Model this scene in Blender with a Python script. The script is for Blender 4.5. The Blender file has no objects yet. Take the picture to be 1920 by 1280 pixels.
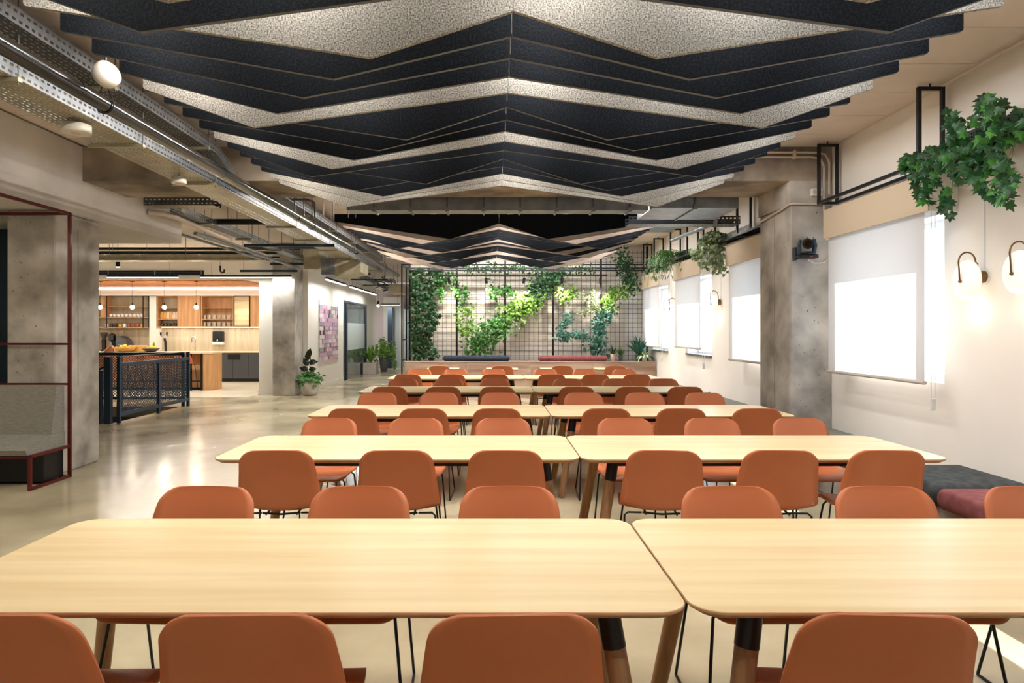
import bpy, math, random
from mathutils import Vector, Matrix
random.seed(7)
C = bpy.context.scene.collection
SC = bpy.context.scene
# ------------------------------------------------------------------ camera, world, sun, exposure
F, VX, VY, H = 1250.0, 922.0, 620.0, 1.5
cam = bpy.data.cameras.new('camera'); camo = bpy.data.objects.new('camera', cam); C.objects.link(camo)
cam.sensor_width = 36.0; cam.lens = 36.0 * F / 1920.0
cam.shift_x = (960 - VX) / 1920.0; cam.shift_y = -(640 - VY) / 1920.0
cam.clip_start = 0.05; cam.clip_end = 200
camo.location = (0, 0, H); camo.rotation_euler = (math.pi / 2, 0, 0)
SC.camera = camo
SC.view_settings.view_transform = 'Standard'; SC.view_settings.look = 'None'
SC.view_settings.exposure = 0.1; SC.view_settings.gamma = 1.0
SC.cycles.use_denoising = True
SC.cycles.max_bounces = 7; SC.cycles.diffuse_bounces = 4; SC.cycles.glossy_bounces = 3
SC.cycles.transmission_bounces = 4; SC.cycles.transparent_max_bounces = 8
SC.cycles.caustics_reflective = False; SC.cycles.caustics_refractive = False
SC.cycles.sample_clamp_indirect = 6.0
w = bpy.data.worlds.new('sky'); SC.world = w; w.use_nodes = True
bg = w.node_tree.nodes['Background']; bg.inputs[0].default_value = (0.74, 0.86, 1.0, 1); bg.inputs[1].default_value = 5.4
sun = bpy.data.lights.new('sun', 'SUN'); sun.energy = 17.0; sun.angle = math.radians(0.6); sun.color = (1.0, 0.95, 0.88)
so = bpy.data.objects.new('sun', sun); C.objects.link(so); so.location = (20, 6, 20)
so.rotation_euler = (0, math.radians(47), 0)

def P(px, py, Y):
    return Vector(((px - VX) * Y / F, Y, H - (py - VY) * Y / F))

# ------------------------------------------------------------------ materials
M = {}
def srgb(r, g, b):
    f = lambda c: ((c / 255.0) / 12.92 if c / 255.0 <= 0.04045 else (((c / 255.0) + 0.055) / 1.055) ** 2.4)
    return (f(r), f(g), f(b), 1)
def mat(name, col, rough=0.5, metal=0.0, noise=None, col2=None, scale=(1, 1, 1), bump=0.0, bscale=None,
        emit=0.0, ecol=None, spec=0.5, coat=0.0, detail=4.0, ramp=(0.35, 0.65), rnd=False, island=0.0, trans=0.0, alpha=1.0, rough2=None, sub=None):
    m = bpy.data.materials.new(name); m.use_nodes = True; nt = m.node_tree; N = nt.nodes; L = nt.links
    b = N['Principled BSDF']
    b.inputs['Base Color'].default_value = col; b.inputs['Roughness'].default_value = rough
    b.inputs['Metallic'].default_value = metal; b.inputs['Specular IOR Level'].default_value = spec
    b.inputs['Coat Weight'].default_value = coat
    b.inputs['Transmission Weight'].default_value = trans
    b.inputs['Alpha'].default_value = alpha
    if emit:
        b.inputs['Emission Color'].default_value = ecol or col; b.inputs['Emission Strength'].default_value = emit
    src = None
    if noise:
        tc = N.new('ShaderNodeTexCoord'); mp = N.new('ShaderNodeMapping'); mp.inputs['Scale'].default_value = scale
        L.new(tc.outputs['Object'], mp.inputs['Vector'])
        if rnd:
            oi = N.new('ShaderNodeObjectInfo'); mm = N.new('ShaderNodeVectorMath'); mm.operation = 'SCALE'
            mm.inputs[0].default_value = (7.3, 5.1, 3.7); L.new(oi.outputs['Random'], mm.inputs['Scale']); L.new(mm.outputs[0], mp.inputs['Location'])
        nz = N.new('ShaderNodeTexNoise'); nz.inputs['Scale'].default_value = noise; nz.inputs['Detail'].default_value = detail
        L.new(mp.outputs[0], nz.inputs['Vector'])
        cr = N.new('ShaderNodeValToRGB'); cr.color_ramp.elements[0].position = ramp[0]; cr.color_ramp.elements[1].position = ramp[1]
        cr.color_ramp.elements[0].color = col; cr.color_ramp.elements[1].color = col2 or col
        L.new(nz.outputs['Fac'], cr.inputs[0]); src = cr.outputs[0]
        if rough2 is not None:
            mr = N.new('ShaderNodeMapRange'); mr.inputs[1].default_value = ramp[0]; mr.inputs[2].default_value = ramp[1]
            mr.inputs[3].default_value = rough; mr.inputs[4].default_value = rough2
            L.new(nz.outputs['Fac'], mr.inputs[0]); L.new(mr.outputs[0], b.inputs['Roughness'])
        if bump:
            bn = N.new('ShaderNodeTexNoise'); bn.inputs['Scale'].default_value = bscale or noise * 3; bn.inputs['Detail'].default_value = 3
            L.new(mp.outputs[0], bn.inputs['Vector'])
            bm_ = N.new('ShaderNodeBump'); bm_.inputs['Strength'].default_value = bump; bm_.inputs['Distance'].default_value = 0.01
            L.new(bn.outputs['Fac'], bm_.inputs['Height']); L.new(bm_.outputs[0], b.inputs['Normal'])
    if island:
        gi = N.new('ShaderNodeNewGeometry'); hs = N.new('ShaderNodeHueSaturation')
        mr = N.new('ShaderNodeMapRange'); mr.inputs[3].default_value = 1 - island; mr.inputs[4].default_value = 1 + island
        L.new(gi.outputs['Random Per Island'], mr.inputs[0]); L.new(mr.outputs[0], hs.inputs['Value'])
        if src: L.new(src, hs.inputs['Color'])
        else: hs.inputs['Color'].default_value = col
        src = hs.outputs[0]
    if src: L.new(src, b.inputs['Base Color'])
    M[name] = m
    return m
mat('table_wood', srgb(212, 187, 142), 0.34, noise=1.8, col2=srgb(225, 205, 164), scale=(0.4, 8, 8), detail=7, ramp=(0.36, 0.62), rnd=True, spec=0.6)
mat('edge_wood', srgb(178, 138, 100), 0.5, noise=3, col2=srgb(200, 160, 120), scale=(1, 6, 20), rnd=True)
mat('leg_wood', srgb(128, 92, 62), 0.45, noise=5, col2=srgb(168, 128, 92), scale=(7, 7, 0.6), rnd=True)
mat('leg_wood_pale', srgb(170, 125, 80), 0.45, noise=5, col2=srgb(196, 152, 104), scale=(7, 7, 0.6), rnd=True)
mat('terracotta', srgb(184, 106, 66), 0.38, spec=0.4, noise=2, col2=srgb(190, 111, 71), rnd=True)
mat('terracotta_dark', srgb(150, 60, 38), 0.42)
mat('black_metal', srgb(24, 27, 32), 0.35, metal=0.3)
mat('blue_black', srgb(44, 60, 78), 0.4, metal=0.2)
mat('pipe_black', srgb(13, 15, 19), 0.22, metal=0.0, coat=0.4)
mat('galv', srgb(122, 129, 138), 0.42, metal=0.7, noise=6, col2=srgb(146, 152, 160))
mat('galv_dark', srgb(92, 96, 102), 0.42, metal=0.7, noise=6, col2=srgb(112, 116, 122))
mat('galv_warm', srgb(168, 162, 140), 0.4, metal=0.5, noise=6, col2=srgb(190, 184, 160))
mat('chrome', srgb(210, 210, 210), 0.12, metal=1)
mat('brass', srgb(120, 92, 58), 0.3, metal=0.9)
mat('felt_dark', srgb(14, 16, 20), 0.95, noise=90, col2=srgb(34, 38, 44), detail=5, ramp=(0.42, 0.78), spec=0.1)
mat('felt_edge_lit', srgb(104, 106, 110), 0.95, spec=0.1)  # charcoal panel edges made paler: light from beneath put into the colour
mat('felt_pale', srgb(86, 83, 79), 0.95, noise=130, col2=srgb(178, 174, 167), detail=8, ramp=(0.36, 0.66), spec=0.1)
mat('felt_tan', srgb(104, 94, 86), 0.95, noise=130, col2=srgb(176, 160, 148), detail=8, ramp=(0.36, 0.66), spec=0.1)
mat('floor', srgb(150, 139, 113), 0.14, noise=0.9, col2=srgb(194, 183, 154), detail=9, ramp=(0.32, 0.68), rough2=0.28, bump=0.02, bscale=1.2, spec=0.6)
mat('floor_pale', srgb(222, 214, 192), 0.25, noise=1.5, col2=srgb(234, 228, 208))
mat('plaster', srgb(232, 225, 217), 0.9, noise=1.2, col2=srgb(238, 232, 224), bump=0.02, bscale=14)
mat('plaster_ceiling', srgb(220, 208, 200), 0.9, noise=2.0, col2=srgb(230, 219, 211))
mat('plaster_grey', srgb(204, 200, 198), 0.9, noise=1.8, col2=srgb(220, 216, 214), bump=0.03)
mat('plaster_warm', srgb(236, 233, 226), 0.85)
mat('pelmet', srgb(196, 178, 154), 0.75)
mat('concrete', srgb(138, 133, 127), 0.9, noise=2.2, col2=srgb(200, 195, 188), detail=10, ramp=(0.36, 0.64), bump=0.25, bscale=9)
mat('concrete_warm', srgb(104, 94, 84), 0.9, noise=1.6, col2=srgb(170, 156, 142), detail=10, ramp=(0.38, 0.62), bump=0.3, bscale=7)
mat('hole', srgb(84, 78, 70), 1.0)
mat('fabric_grey', srgb(126, 124, 118), 0.95, noise=22, col2=srgb(138, 136, 130), scale=(1, 1, 4), spec=0.15)
mat('fabric_dark', srgb(62, 66, 68), 0.95, noise=14, col2=srgb(82, 86, 88), spec=0.15)
mat('fabric_navy', srgb(48, 56, 70), 0.95, noise=14, col2=srgb(60, 68, 82), spec=0.15)
mat('fabric_pink', srgb(128, 74, 76), 0.9, noise=14, col2=srgb(150, 92, 92), spec=0.2)
mat('red_metal', srgb(92, 22, 22), 0.35, metal=0.3)
mat('teal', srgb(28, 52, 66), 0.5)
mat('plywood', srgb(150, 120, 104), 0.55, noise=2.4, col2=srgb(196, 170, 152), scale=(0.5, 4, 4), detail=7, rnd=True)
mat('oak', srgb(180, 134, 90), 0.5, noise=2.4, col2=srgb(208, 160, 108), scale=(5, 5, 0.5), detail=7, rnd=True)
mat('oak_slat', srgb(170, 104, 58), 0.5, noise=2.4, col2=srgb(200, 132, 78), scale=(3, 1, 1), rnd=True)
mat('splash', srgb(178, 164, 138), 0.5, noise=1.6, col2=srgb(204, 192, 166), scale=(5, 1, 0.5), detail=6, rnd=True)
mat('cab_dark', srgb(60, 66, 72), 0.4)
mat('counter', srgb(222, 206, 176), 0.35)
mat('white', srgb(236, 234, 230), 0.45)
mat('white_plastic', srgb(228, 222, 212), 0.4)
mat('conduit', srgb(205, 190, 178), 0.5)
mat('glow_white', (1, 1, 1, 1), emit=6.0, ecol=(1.0, 0.96, 0.88, 1))
mat('glow_strip', (1, 1, 1, 1), emit=7.0, ecol=(1.0, 0.95, 0.84, 1))
mat('glow_bulb', (1, 1, 1, 1), emit=40.0, ecol=(1.0, 0.86, 0.62, 1))
mat('glow_globe', srgb(250, 246, 238), 0.3, emit=0.35, ecol=(1.0, 0.93, 0.82, 1))
mat('leaf_dark', srgb(30, 76, 36), 0.45, island=0.55)
mat('leaf_mid', srgb(60, 120, 44), 0.45, island=0.5)
mat('leaf_light', srgb(104, 150, 52), 0.45, island=0.4)
mat('leaf_blue', srgb(52, 110, 96), 0.45, island=0.4)
mat('leaf_pale', srgb(128, 146, 104), 0.5, island=0.5)
mat('leaf_black', srgb(24, 38, 30), 0.3, island=0.4)
mat('stem', srgb(84, 96, 50), 0.7)
mat('soil', srgb(52, 40, 32), 1.0)
mat('pot_stone', srgb(182, 174, 166), 0.8, noise=8, col2=srgb(196, 188, 180))
mat('pot_dark', srgb(74, 78, 76), 0.7)
mat('pot_pink', srgb(190, 150, 140), 0.7)
mat('mirror_glass', srgb(150, 160, 160), 0.06, metal=0.7)
mat('frosted', srgb(206, 220, 222), 0.35)
mat('ribbed', srgb(168, 148, 112), 0.25, metal=0.4, noise=1.6, col2=srgb(230, 212, 172), scale=(0.2, 0.2, 3.0), rnd=True)
mat('ceramic', srgb(226, 214, 196), 0.3)
mat('ceramic_brown', srgb(150, 92, 66), 0.35)
mat('ceramic_dark', srgb(62, 54, 46), 0.35)
mat('orange', srgb(206, 128, 62), 0.5)
mat('yellow', srgb(226, 196, 44), 0.5)
mat('lime', srgb(170, 200, 40), 0.5)
mat('bamboo', srgb(206, 160, 84), 0.5)
mat('paper_pink', srgb(206, 166, 198), 0.8)
mat('paper_grey', srgb(150, 158, 164), 0.8)
mat('paper_white', srgb(226, 214, 216), 0.8)
mat('paper_rose', srgb(168, 108, 116), 0.8)
mat('paper_black', srgb(60, 48, 50), 0.8)
mat('lens', srgb(20, 10, 12), 0.1)
mat('red_mark', srgb(190, 50, 40), 0.5)
mat('frame_white', srgb(214, 216, 218), 0.4)
def glass_mat(name, tint, gl):
    m = bpy.data.materials.new(name); m.use_nodes = True; nt = m.node_tree; N = nt.nodes; L = nt.links
    N.remove(N['Principled BSDF']); o = N['Material Output']
    t = N.new('ShaderNodeBsdfTransparent'); t.inputs[0].default_value = tint
    g = N.new('ShaderNodeBsdfGlossy'); g.inputs['Roughness'].default_value = 0.03
    x = N.new('ShaderNodeMixShader'); fr = N.new('ShaderNodeLayerWeight'); fr.inputs[0].default_value = 0.2
    mu = N.new('ShaderNodeMath'); mu.operation = 'MULTIPLY'; mu.inputs[1].default_value = gl
    L.new(fr.outputs['Fresnel'], mu.inputs[0]); L.new(mu.outputs[0], x.inputs[0]); L.new(t.outputs[0], x.inputs[1]); L.new(g.outputs[0], x.inputs[2]); L.new(x.outputs[0], o.inputs[0])
    M[name] = m
glass_mat('glass', (0.96, 0.98, 0.98, 1), 0.25)
mat('glass_cup', srgb(228, 224, 212), 0.1, alpha=0.5)
def cloth_mat(name, col, tr):
    m = bpy.data.materials.new(name); m.use_nodes = True; nt = m.node_tree; N = nt.nodes; L = nt.links
    N.remove(N['Principled BSDF']); o = N['Material Output']
    d = N.new('ShaderNodeBsdfDiffuse'); d.inputs[0].default_value = col
    t = N.new('ShaderNodeBsdfTranslucent'); t.inputs[0].default_value = tr
    tc = N.new('ShaderNodeTexCoord'); nz = N.new('ShaderNodeTexNoise'); nz.inputs['Scale'].default_value = 120
    mp = N.new('ShaderNodeMapping'); mp.inputs['Scale'].default_value = (1, 0.2, 1); L.new(tc.outputs['Object'], mp.inputs[0]); L.new(mp.outputs[0], nz.inputs['Vector'])
    bp = N.new('ShaderNodeBump'); bp.inputs['Strength'].default_value = 0.1; bp.inputs['Distance'].default_value = 0.002; L.new(nz.outputs[0], bp.inputs['Height']); L.new(bp.outputs[0], d.inputs['Normal'])
    x = N.new('ShaderNodeAddShader')
    L.new(d.outputs[0], x.inputs[0]); L.new(t.outputs[0], x.inputs[1]); L.new(x.outputs[0], o.inputs[0])
    M[name] = m
cloth_mat('blind_cloth', srgb(176, 171, 168), (0.14, 0.135, 0.13, 1))

# ------------------------------------------------------------------ mesh helpers
class MB:
    def __init__(s): s.v = []; s.f = []; s.sm = []; s.mi = []; s.cur = 0
    def add(s, vs, fs, smooth=False):
        o = len(s.v); s.v += [tuple(v) for v in vs]
        for f in fs: s.f.append(tuple(i + o for i in f)); s.sm.append(smooth); s.mi.append(s.cur)
        return s
    def box(s, x0, x1, y0, y1, z0, z1):
        if x0 > x1: x0, x1 = x1, x0
        if y0 > y1: y0, y1 = y1, y0
        if z0 > z1: z0, z1 = z1, z0
        vs = [(x0, y0, z0), (x1, y0, z0), (x1, y1, z0), (x0, y1, z0), (x0, y0, z1), (x1, y0, z1), (x1, y1, z1), (x0, y1, z1)]
        return s.add(vs, [(0, 3, 2, 1), (4, 5, 6, 7), (0, 1, 5, 4), (1, 2, 6, 5), (2, 3, 7, 6), (3, 0, 4, 7)])
    def bbox(s, x0, x1, y0, y1, z0, z1, b=0.01):
        # box with chamfered edges
        b = min(b, (x1 - x0) / 2.01, (y1 - y0) / 2.01, (z1 - z0) / 2.01)
        vs = []
        for z, i in ((z0, b), (z0 + b, 0), (z1 - b, 0), (z1, b)):
            for (cx, cy, sx, sy) in ((x0, y0, 1, 1), (x1, y0, -1, 1), (x1, y1, -1, -1), (x0, y1, 1, -1)):
                c = [(cx + sx * (i + b), cy + sy * i), (cx + sx * i, cy + sy * (i + b))]
                if sx * sy > 0: c = [c[1], c[0]]
                vs += [(p[0], p[1], z) for p in c]
        fs = []
        for r in range(3):
            for k in range(8):
                k2 = (k + 1) % 8
                fs.append((r * 8 + k, r * 8 + k2, r * 8 + 8 + k2, r * 8 + 8 + k))
        fs.append(tuple(range(7, -1, -1))); fs.append(tuple(range(24, 32)))
        return s.add(vs, fs)
    def bar(s, a, b, w, h=None, up=(0, 0, 1)):
        a = Vector(a); b = Vector(b); h = h or w; d = (b - a).normalized(); u = Vector(up)
        if abs(d.dot(u)) > 0.98: u = Vector((0, 1, 0))
        r = d.cross(u).normalized(); u = r.cross(d).normalized(); vs = []
        for p in (a, b):
            for (i, j) in ((-1, -1), (1, -1), (1, 1), (-1, 1)): vs.append(p + r * (i * w / 2) + u * (j * h / 2))
        return s.add(vs, [(0, 1, 2, 3), (7, 6, 5, 4), (0, 4, 5, 1), (1, 5, 6, 2), (2, 6, 7, 3), (3, 7, 4, 0)])
    def tube(s, pts, r, n=8, r2=None, caps=True):
        pts = [Vector(p) for p in pts]; k = len(pts); vs = []; prev = None
        for i, p in enumerate(pts):
            d = (pts[min(i + 1, k - 1)] - pts[max(i - 1, 0)]).normalized()
            if prev is None:
                u = Vector((0, 0, 1)) if abs(d.z) < 0.9 else Vector((0, 1, 0))
                a = d.cross(u).normalized()
            else: a = (prev - d * prev.dot(d)).normalized()
            prev = a; b = d.cross(a)
            rr = r if r2 is None else r + (r2 - r) * i / (k - 1)
            for j in range(n):
                t = 2 * math.pi * j / n; vs.append(p + (a * math.cos(t) + b * math.sin(t)) * rr)
        fs = [(i * n + j, i * n + (j + 1) % n, (i + 1) * n + (j + 1) % n, (i + 1) * n + j) for i in range(k - 1) for j in range(n)]
        s.add(vs, fs, True)
        if caps: s.add(vs[:n], [tuple(range(n - 1, -1, -1))]); s.add(vs[-n:], [tuple(range(n))])
        return s
    def lathe(s, prof, c=(0, 0, 0), n=16, smooth=True):
        vs = []; cx, cy, cz = c
        for (r, z) in prof:
            for j in range(n):
                t = 2 * math.pi * j / n; vs.append((cx + r * math.cos(t), cy + r * math.sin(t), cz + z))
        k = len(prof)
        fs = [(i * n + j, i * n + (j + 1) % n, (i + 1) * n + (j + 1) % n, (i + 1) * n + j) for i in range(k - 1) for j in range(n)]
        s.add(vs, fs, smooth)
        if prof[0][0] > 1e-4: s.add(vs[:n], [tuple(range(n - 1, -1, -1))])
        if prof[-1][0] > 1e-4: s.add(vs[-n:], [tuple(range(n))])
        return s
    def ell(s, c, rx, ry, rz, n=16, m=10):
        vs = []; 
        for i in range(m + 1):
            a = math.pi * i / m - math.pi / 2
            for j in range(n):
                t = 2 * math.pi * j / n
                vs.append((c[0] + rx * math.cos(a) * math.cos(t), c[1] + ry * math.cos(a) * math.sin(t), c[2] + rz * math.sin(a)))
        fs = [(i * n + j, i * n + (j + 1) % n, (i + 1) * n + (j + 1) % n, (i + 1) * n + j) for i in range(m) for j in range(n)]
        return s.add(vs, fs, True)
    def prism(s, poly, axis, a, b):
        # poly 2-D; axis 'x': (y,z), 'y': (x,z), 'z': (x,y)
        def mk(p, t):
            return (t, p[0], p[1]) if axis == 'x' else ((p[0], t, p[1]) if axis == 'y' else (p[0], p[1], t))
        n = len(poly); vs = [mk(p, a) for p in poly] + [mk(p, b) for p in poly]
        fs = [tuple(range(n)), tuple(range(2 * n - 1, n - 1, -1))] + [(i, i + n, (i + 1) % n + n, (i + 1) % n) for i in range(n)]
        return s.add(vs, fs)
    def build(s, name, m, parent=None, origin=None, keep=False, props=None):
        me = bpy.data.meshes.new(name)
        if parent is not None and not keep: off = Vector(wl(parent))
        elif parent is None and origin is not None: off = Vector(origin)
        elif parent is None and s.v:
            xs = [v[0] for v in s.v]; ys = [v[1] for v in s.v]; zs = [v[2] for v in s.v]
            off = Vector(((min(xs) + max(xs)) / 2, (min(ys) + max(ys)) / 2, min(zs)))
        else: off = Vector((0, 0, 0))
        me.from_pydata([(v[0] - off.x, v[1] - off.y, v[2] - off.z) for v in s.v], [], s.f)
        me.polygons.foreach_set('use_smooth', s.sm)
        ms = m if isinstance(m, (list, tuple)) else [m]
        for q in ms: me.materials.append(M[q])
        if len(ms) > 1: me.polygons.foreach_set('material_index', s.mi)
        me.update()
        o = bpy.data.objects.new(name, me); C.objects.link(o)
        if parent is not None: o.parent = parent
        else: o.location = off
        if props:
            for k, v in props.items(): o[k] = v
        return o
def wl(o):
    p = Vector((0, 0, 0))
    while o is not None: p = p + o.location; o = o.parent
    return p
def tag(o, label=None, cat=None, group=None, kind=None):
    if label: o['label'] = label
    if cat: o['category'] = cat
    if group: o['group'] = group
    if kind: o['kind'] = kind
    return o
def thing(name, label, cat, loc=(0, 0, 0), rz=0, group=None):
    o = bpy.data.objects.new(name, None); C.objects.link(o); o.location = loc; o.rotation_euler = (0, 0, rz)
    o.empty_display_size = 0.1
    return tag(o, label, cat, group)
def struct(name, mb, m, parent=None):
    o = mb.build(name, m, parent)
    if parent is None: o['kind'] = 'structure'
    return o
def dup(root, loc, rz, label, group=None):
    r = root.copy(); C.objects.link(r); r.location = loc; r.rotation_euler = (0, 0, rz)
    if label: r['label'] = label
    if group: r['group'] = group
    for ch in list(root.children):
        c = ch.copy(); C.objects.link(c); c.parent = r
        for g in ch.children:
            d = g.copy(); C.objects.link(d); d.parent = c
    return r
def area(name, loc, sx, sy, power, col=(1, 0.93, 0.82), rot=(0, 0, 0), parent=None, spread=math.pi):
    l = bpy.data.lights.new(name, 'AREA'); l.shape = 'RECTANGLE'; l.size = sx; l.size_y = sy; l.energy = power; l.color = col; l.spread = spread
    o = bpy.data.objects.new(name, l); C.objects.link(o); o.location = loc; o.rotation_euler = rot
    return o
def spot(name, loc, target, power, angle=50, col=(1, 0.9, 0.72), blend=0.6, r=0.03):
    l = bpy.data.lights.new(name, 'SPOT'); l.energy = power; l.spot_size = math.radians(angle); l.spot_blend = blend; l.color = col; l.shadow_soft_size = r
    o = bpy.data.objects.new(name, l); C.objects.link(o); o.location = loc
    o.rotation_euler = (Vector(target) - Vector(loc)).to_track_quat('-Z', 'Y').to_euler()
    return o
ORD = ['first', 'second', 'third', 'fourth', 'fifth', 'sixth', 'seventh', 'eighth', 'ninth', 'tenth', 'eleventh', 'twelfth', 'thirteenth', 'fourteenth', 'fifteenth', 'sixteenth', 'seventeenth', 'eighteenth']

# ------------------------------------------------------------------ room shell
CEIL = 3.5; XR = 3.7; YB = 15.75
fl = MB()
for (x0, x1, y0, y1) in ((-12, 4.0, -4, 10.85), (-12, -8.6, 10.85, 13.2), (-6.16, 4.0, 10.85, 13.2), (-12, 4.0, 13.2, 29)):
    fl.box(x0, x1, y0, y1, -0.2, 0)
struct('floor', fl, 'floor')
struct('floor', MB().box(-12, -5.5, 15.0, 20.2, 0, 0.006), 'floor_pale')
pit = MB().box(-8.7, -8.6, 10.85, 13.2, -2.5, -0.2).box(-6.16, -6.06, 10.85, 13.2, -2.5, -0.2).box(-8.7, -6.06, 10.75, 10.85, -2.5, -0.2).box(-8.7, -6.06, 13.2, 13.3, -2.5, -0.2).box(-8.7, -6.06, 10.75, 13.3, -2.6, -2.5)
struct('wall_stairwell', pit, 'cab_dark')
cl = struct('ceiling', MB().box(-12.3, 4.0, -4.3, 29, CEIL + 0.02, CEIL + 0.25), 'plaster_ceiling')
y = -4.0
while y < 15.5:
    if not (7.0 < y < 7.9):
        MB().bbox(-4.4, XR - 0.005, y + 0.006, y + 0.594, CEIL, CEIL + 0.02, 0.004).build('ceiling_panel', 'plaster_ceiling', cl)
    y += 0.6
# right wall with window openings
WIN = [(-0.2, 1.35), (2.55, 4.1), (5.45, 6.85), (8.45, 9.75), (11.2, 12.6), (13.98, 15.3)]
WZ0, WZ1 = 1.07, 2.46
wr = MB(); y0 = -4.3
for a, b in WIN:
    wr.box(XR, 4.0, y0, a, -0.2, CEIL + 0.1); wr.box(XR, 4.0, a, b, -0.2, WZ0); wr.box(XR, 4.0, a, b, WZ1, CEIL + 0.1); y0 = b
wr.box(XR, 4.0, y0, 16.2, -0.2, CEIL + 0.1)
struct('wall_right', wr, 'plaster')
for i, (a, b) in enumerate(WIN):
    g = MB().box(3.925, 3.931, a + 0.04, b - 0.04, WZ0 + 0.04, WZ1 - 0.04)
    wo = bpy.data.objects.new('window_%d' % (i + 1), None); C.objects.link(wo); wo.location = (3.9, (a + b) / 2, WZ0); wo['kind'] = 'structure'
    f = MB()
    for (q0, q1, z0, z1) in ((a, a + 0.05, WZ0, WZ1), (b - 0.05, b, WZ0, WZ1), (a + 0.05, b - 0.05, WZ0, WZ0 + 0.05), (a + 0.05, b - 0.05, WZ1 - 0.05, WZ1)):
        f.box(3.90, 3.96, q0, q1, z0, z1)
    f.build('window_frame', 'frame_white', wo); g.build('window_pane', 'glass', wo)
    MB().box(3.66, 3.90, a + 0.002, b - 0.002, WZ0 - 0.02, WZ0 + 0.012).build('window_sill', 'galv', wo) if i >= 4 else None
# back wall behind trellis, corridor side, kitchen, far walls
struct('wall_back', MB().box(-1.95, 4.0, YB, YB + 0.2, 0, CEIL), 'plaster')
struct('wall_corridor_right', MB().box(-1.95, -1.8, YB + 0.2, 29, 0, CEIL), 'plaster')
struct('wall_left', MB().box(-12.3, -12, -4.3, 29, 0, CEIL), 'plaster_warm')
struct('wall_corridor', MB().box(-4.55, -4.43, 16.07, 19.9, 0, CEIL).box(-4.55, -4.43, 19.9, 23.6, 2.42, CEIL).box(-4.55, -4.43, 23.6, 25.3, 0, CEIL), 'plaster_warm')
struct('baseboard_corridor', MB().box(-4.43, -4.415, 16.07, 19.88, 0, 0.12), 'white')
struct('wall_far', MB().box(-8, -1.95, 28, 28.2, 0, CEIL), 'paper_white')
struct('wall_recess', MB().box(-6.5, -4.43, 25.3, 25.45, 0, CEIL), 'plaster')
struct('wall_kitchen', MB().box(-12, -5.4, 20.1, 20.25, 0, CEIL), 'plaster_warm')
kw = MB().box(-5.50, -5.08, 15.75, 15.95, 0, CEIL).box(-5.50, -5.30, 15.95, 20.1, 0, CEIL)
struct('wall_kitchen_return', kw, 'plaster_warm')
struct('baseboard_kitchen', MB().box(-5.51, -5.09, 15.73, 15.75, 0.0, 0.12), 'white')
# rear wall behind the camera
struct('wall_rear', MB().box(-12, 4.0, -4.3, -4.15, 0, CEIL), 'plaster')
# plaster soffit, beam, columns
struct('soffit', MB().box(-12, -4.45, -4.15, 9.56, 2.75, CEIL), 'plaster_grey')
bm = MB().box(-4.45, 3.7, 7.25, 8.15, 3.13, CEIL)
bmo = struct('beam', bm, 'concrete_warm')
for x in (-3.4, -2.2, 1.6, 2.62): MB().box(x - 0.004, x + 0.004, 7.247, 7.25, 3.13, CEIL).build('formwork_joint', 'hole', bmo)
def holes(o, pts, parent):
    m_ = MB()
    for (c, ax, r) in pts:
        c = Vector(c)
        n = 6; vs = []
        for j in range(n):
            t = 2 * math.pi * j / n + random.random() * 0.4; rr = r * random.uniform(0.6, 1.2)
            vs.append(c + (Vector((math.cos(t) * rr, 0, math.sin(t) * rr)) if ax == 'y' else Vector((0, math.cos(t) * rr, math.sin(t) * rr))))
        m_.add(vs, [tuple(range(n)) if ax == 'y' else tuple(range(n - 1, -1, -1))])
    b_ = m_.build('air_holes', 'hole', parent); b_['kind'] = 'stuff'
    return b_
c1 = struct('column', MB().bbox(3.25, 3.7, 7.25, 8.08, 0, 2.87, 0.012).box(3.24, 3.7, 7.25, 8.10, 2.87, 3.13), 'concrete')
holes(c1, [((random.uniform(3.3, 3.66), 7.248, random.uniform(0.3, 2.8)), 'y', random.uniform(0.003, 0.009)) for _ in range(38)]
      + [((3.248, random.uniform(7.3, 8.05), random.uniform(0.3, 2.8)), 'x', random.uniform(0.003, 0.007)) for _ in range(25)], c1)
MB().box(3.247, 3.25, 7.66, 7.663, 0.0, 2.86).build('formwork_joint', 'concrete_warm', c1)
c2 = struct('column', MB().bbox(-5.02, -4.52, 6.9, 7.68, 0, 2.75, 0.012), 'concrete')
holes(c2, [((random.uniform(-4.97, -4.57), 6.898, random.uniform(0.9, 2.7)), 'y', random.uniform(0.003, 0.008)) for _ in range(50)]
      + [((-4.518, random.uniform(6.95, 7.63), random.uniform(0.2, 2.7)), 'x', random.uniform(0.002, 0.005)) for _ in range(20)], c2)
MB().box(-4.521, -4.517, 7.28, 7.286, 0.9, 2.6).build('formwork_joint', 'hole', c2)
c3 = struct('column', MB().bbox(-5.07, -4.55, 15.4, 16.07, 0, 3.5, 0.012), 'concrete')
struct('wall_panel_teal', MB().box(-11.9, -5.0, 8.2, 8.3, 0.006, 2.745), 'teal')

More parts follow.
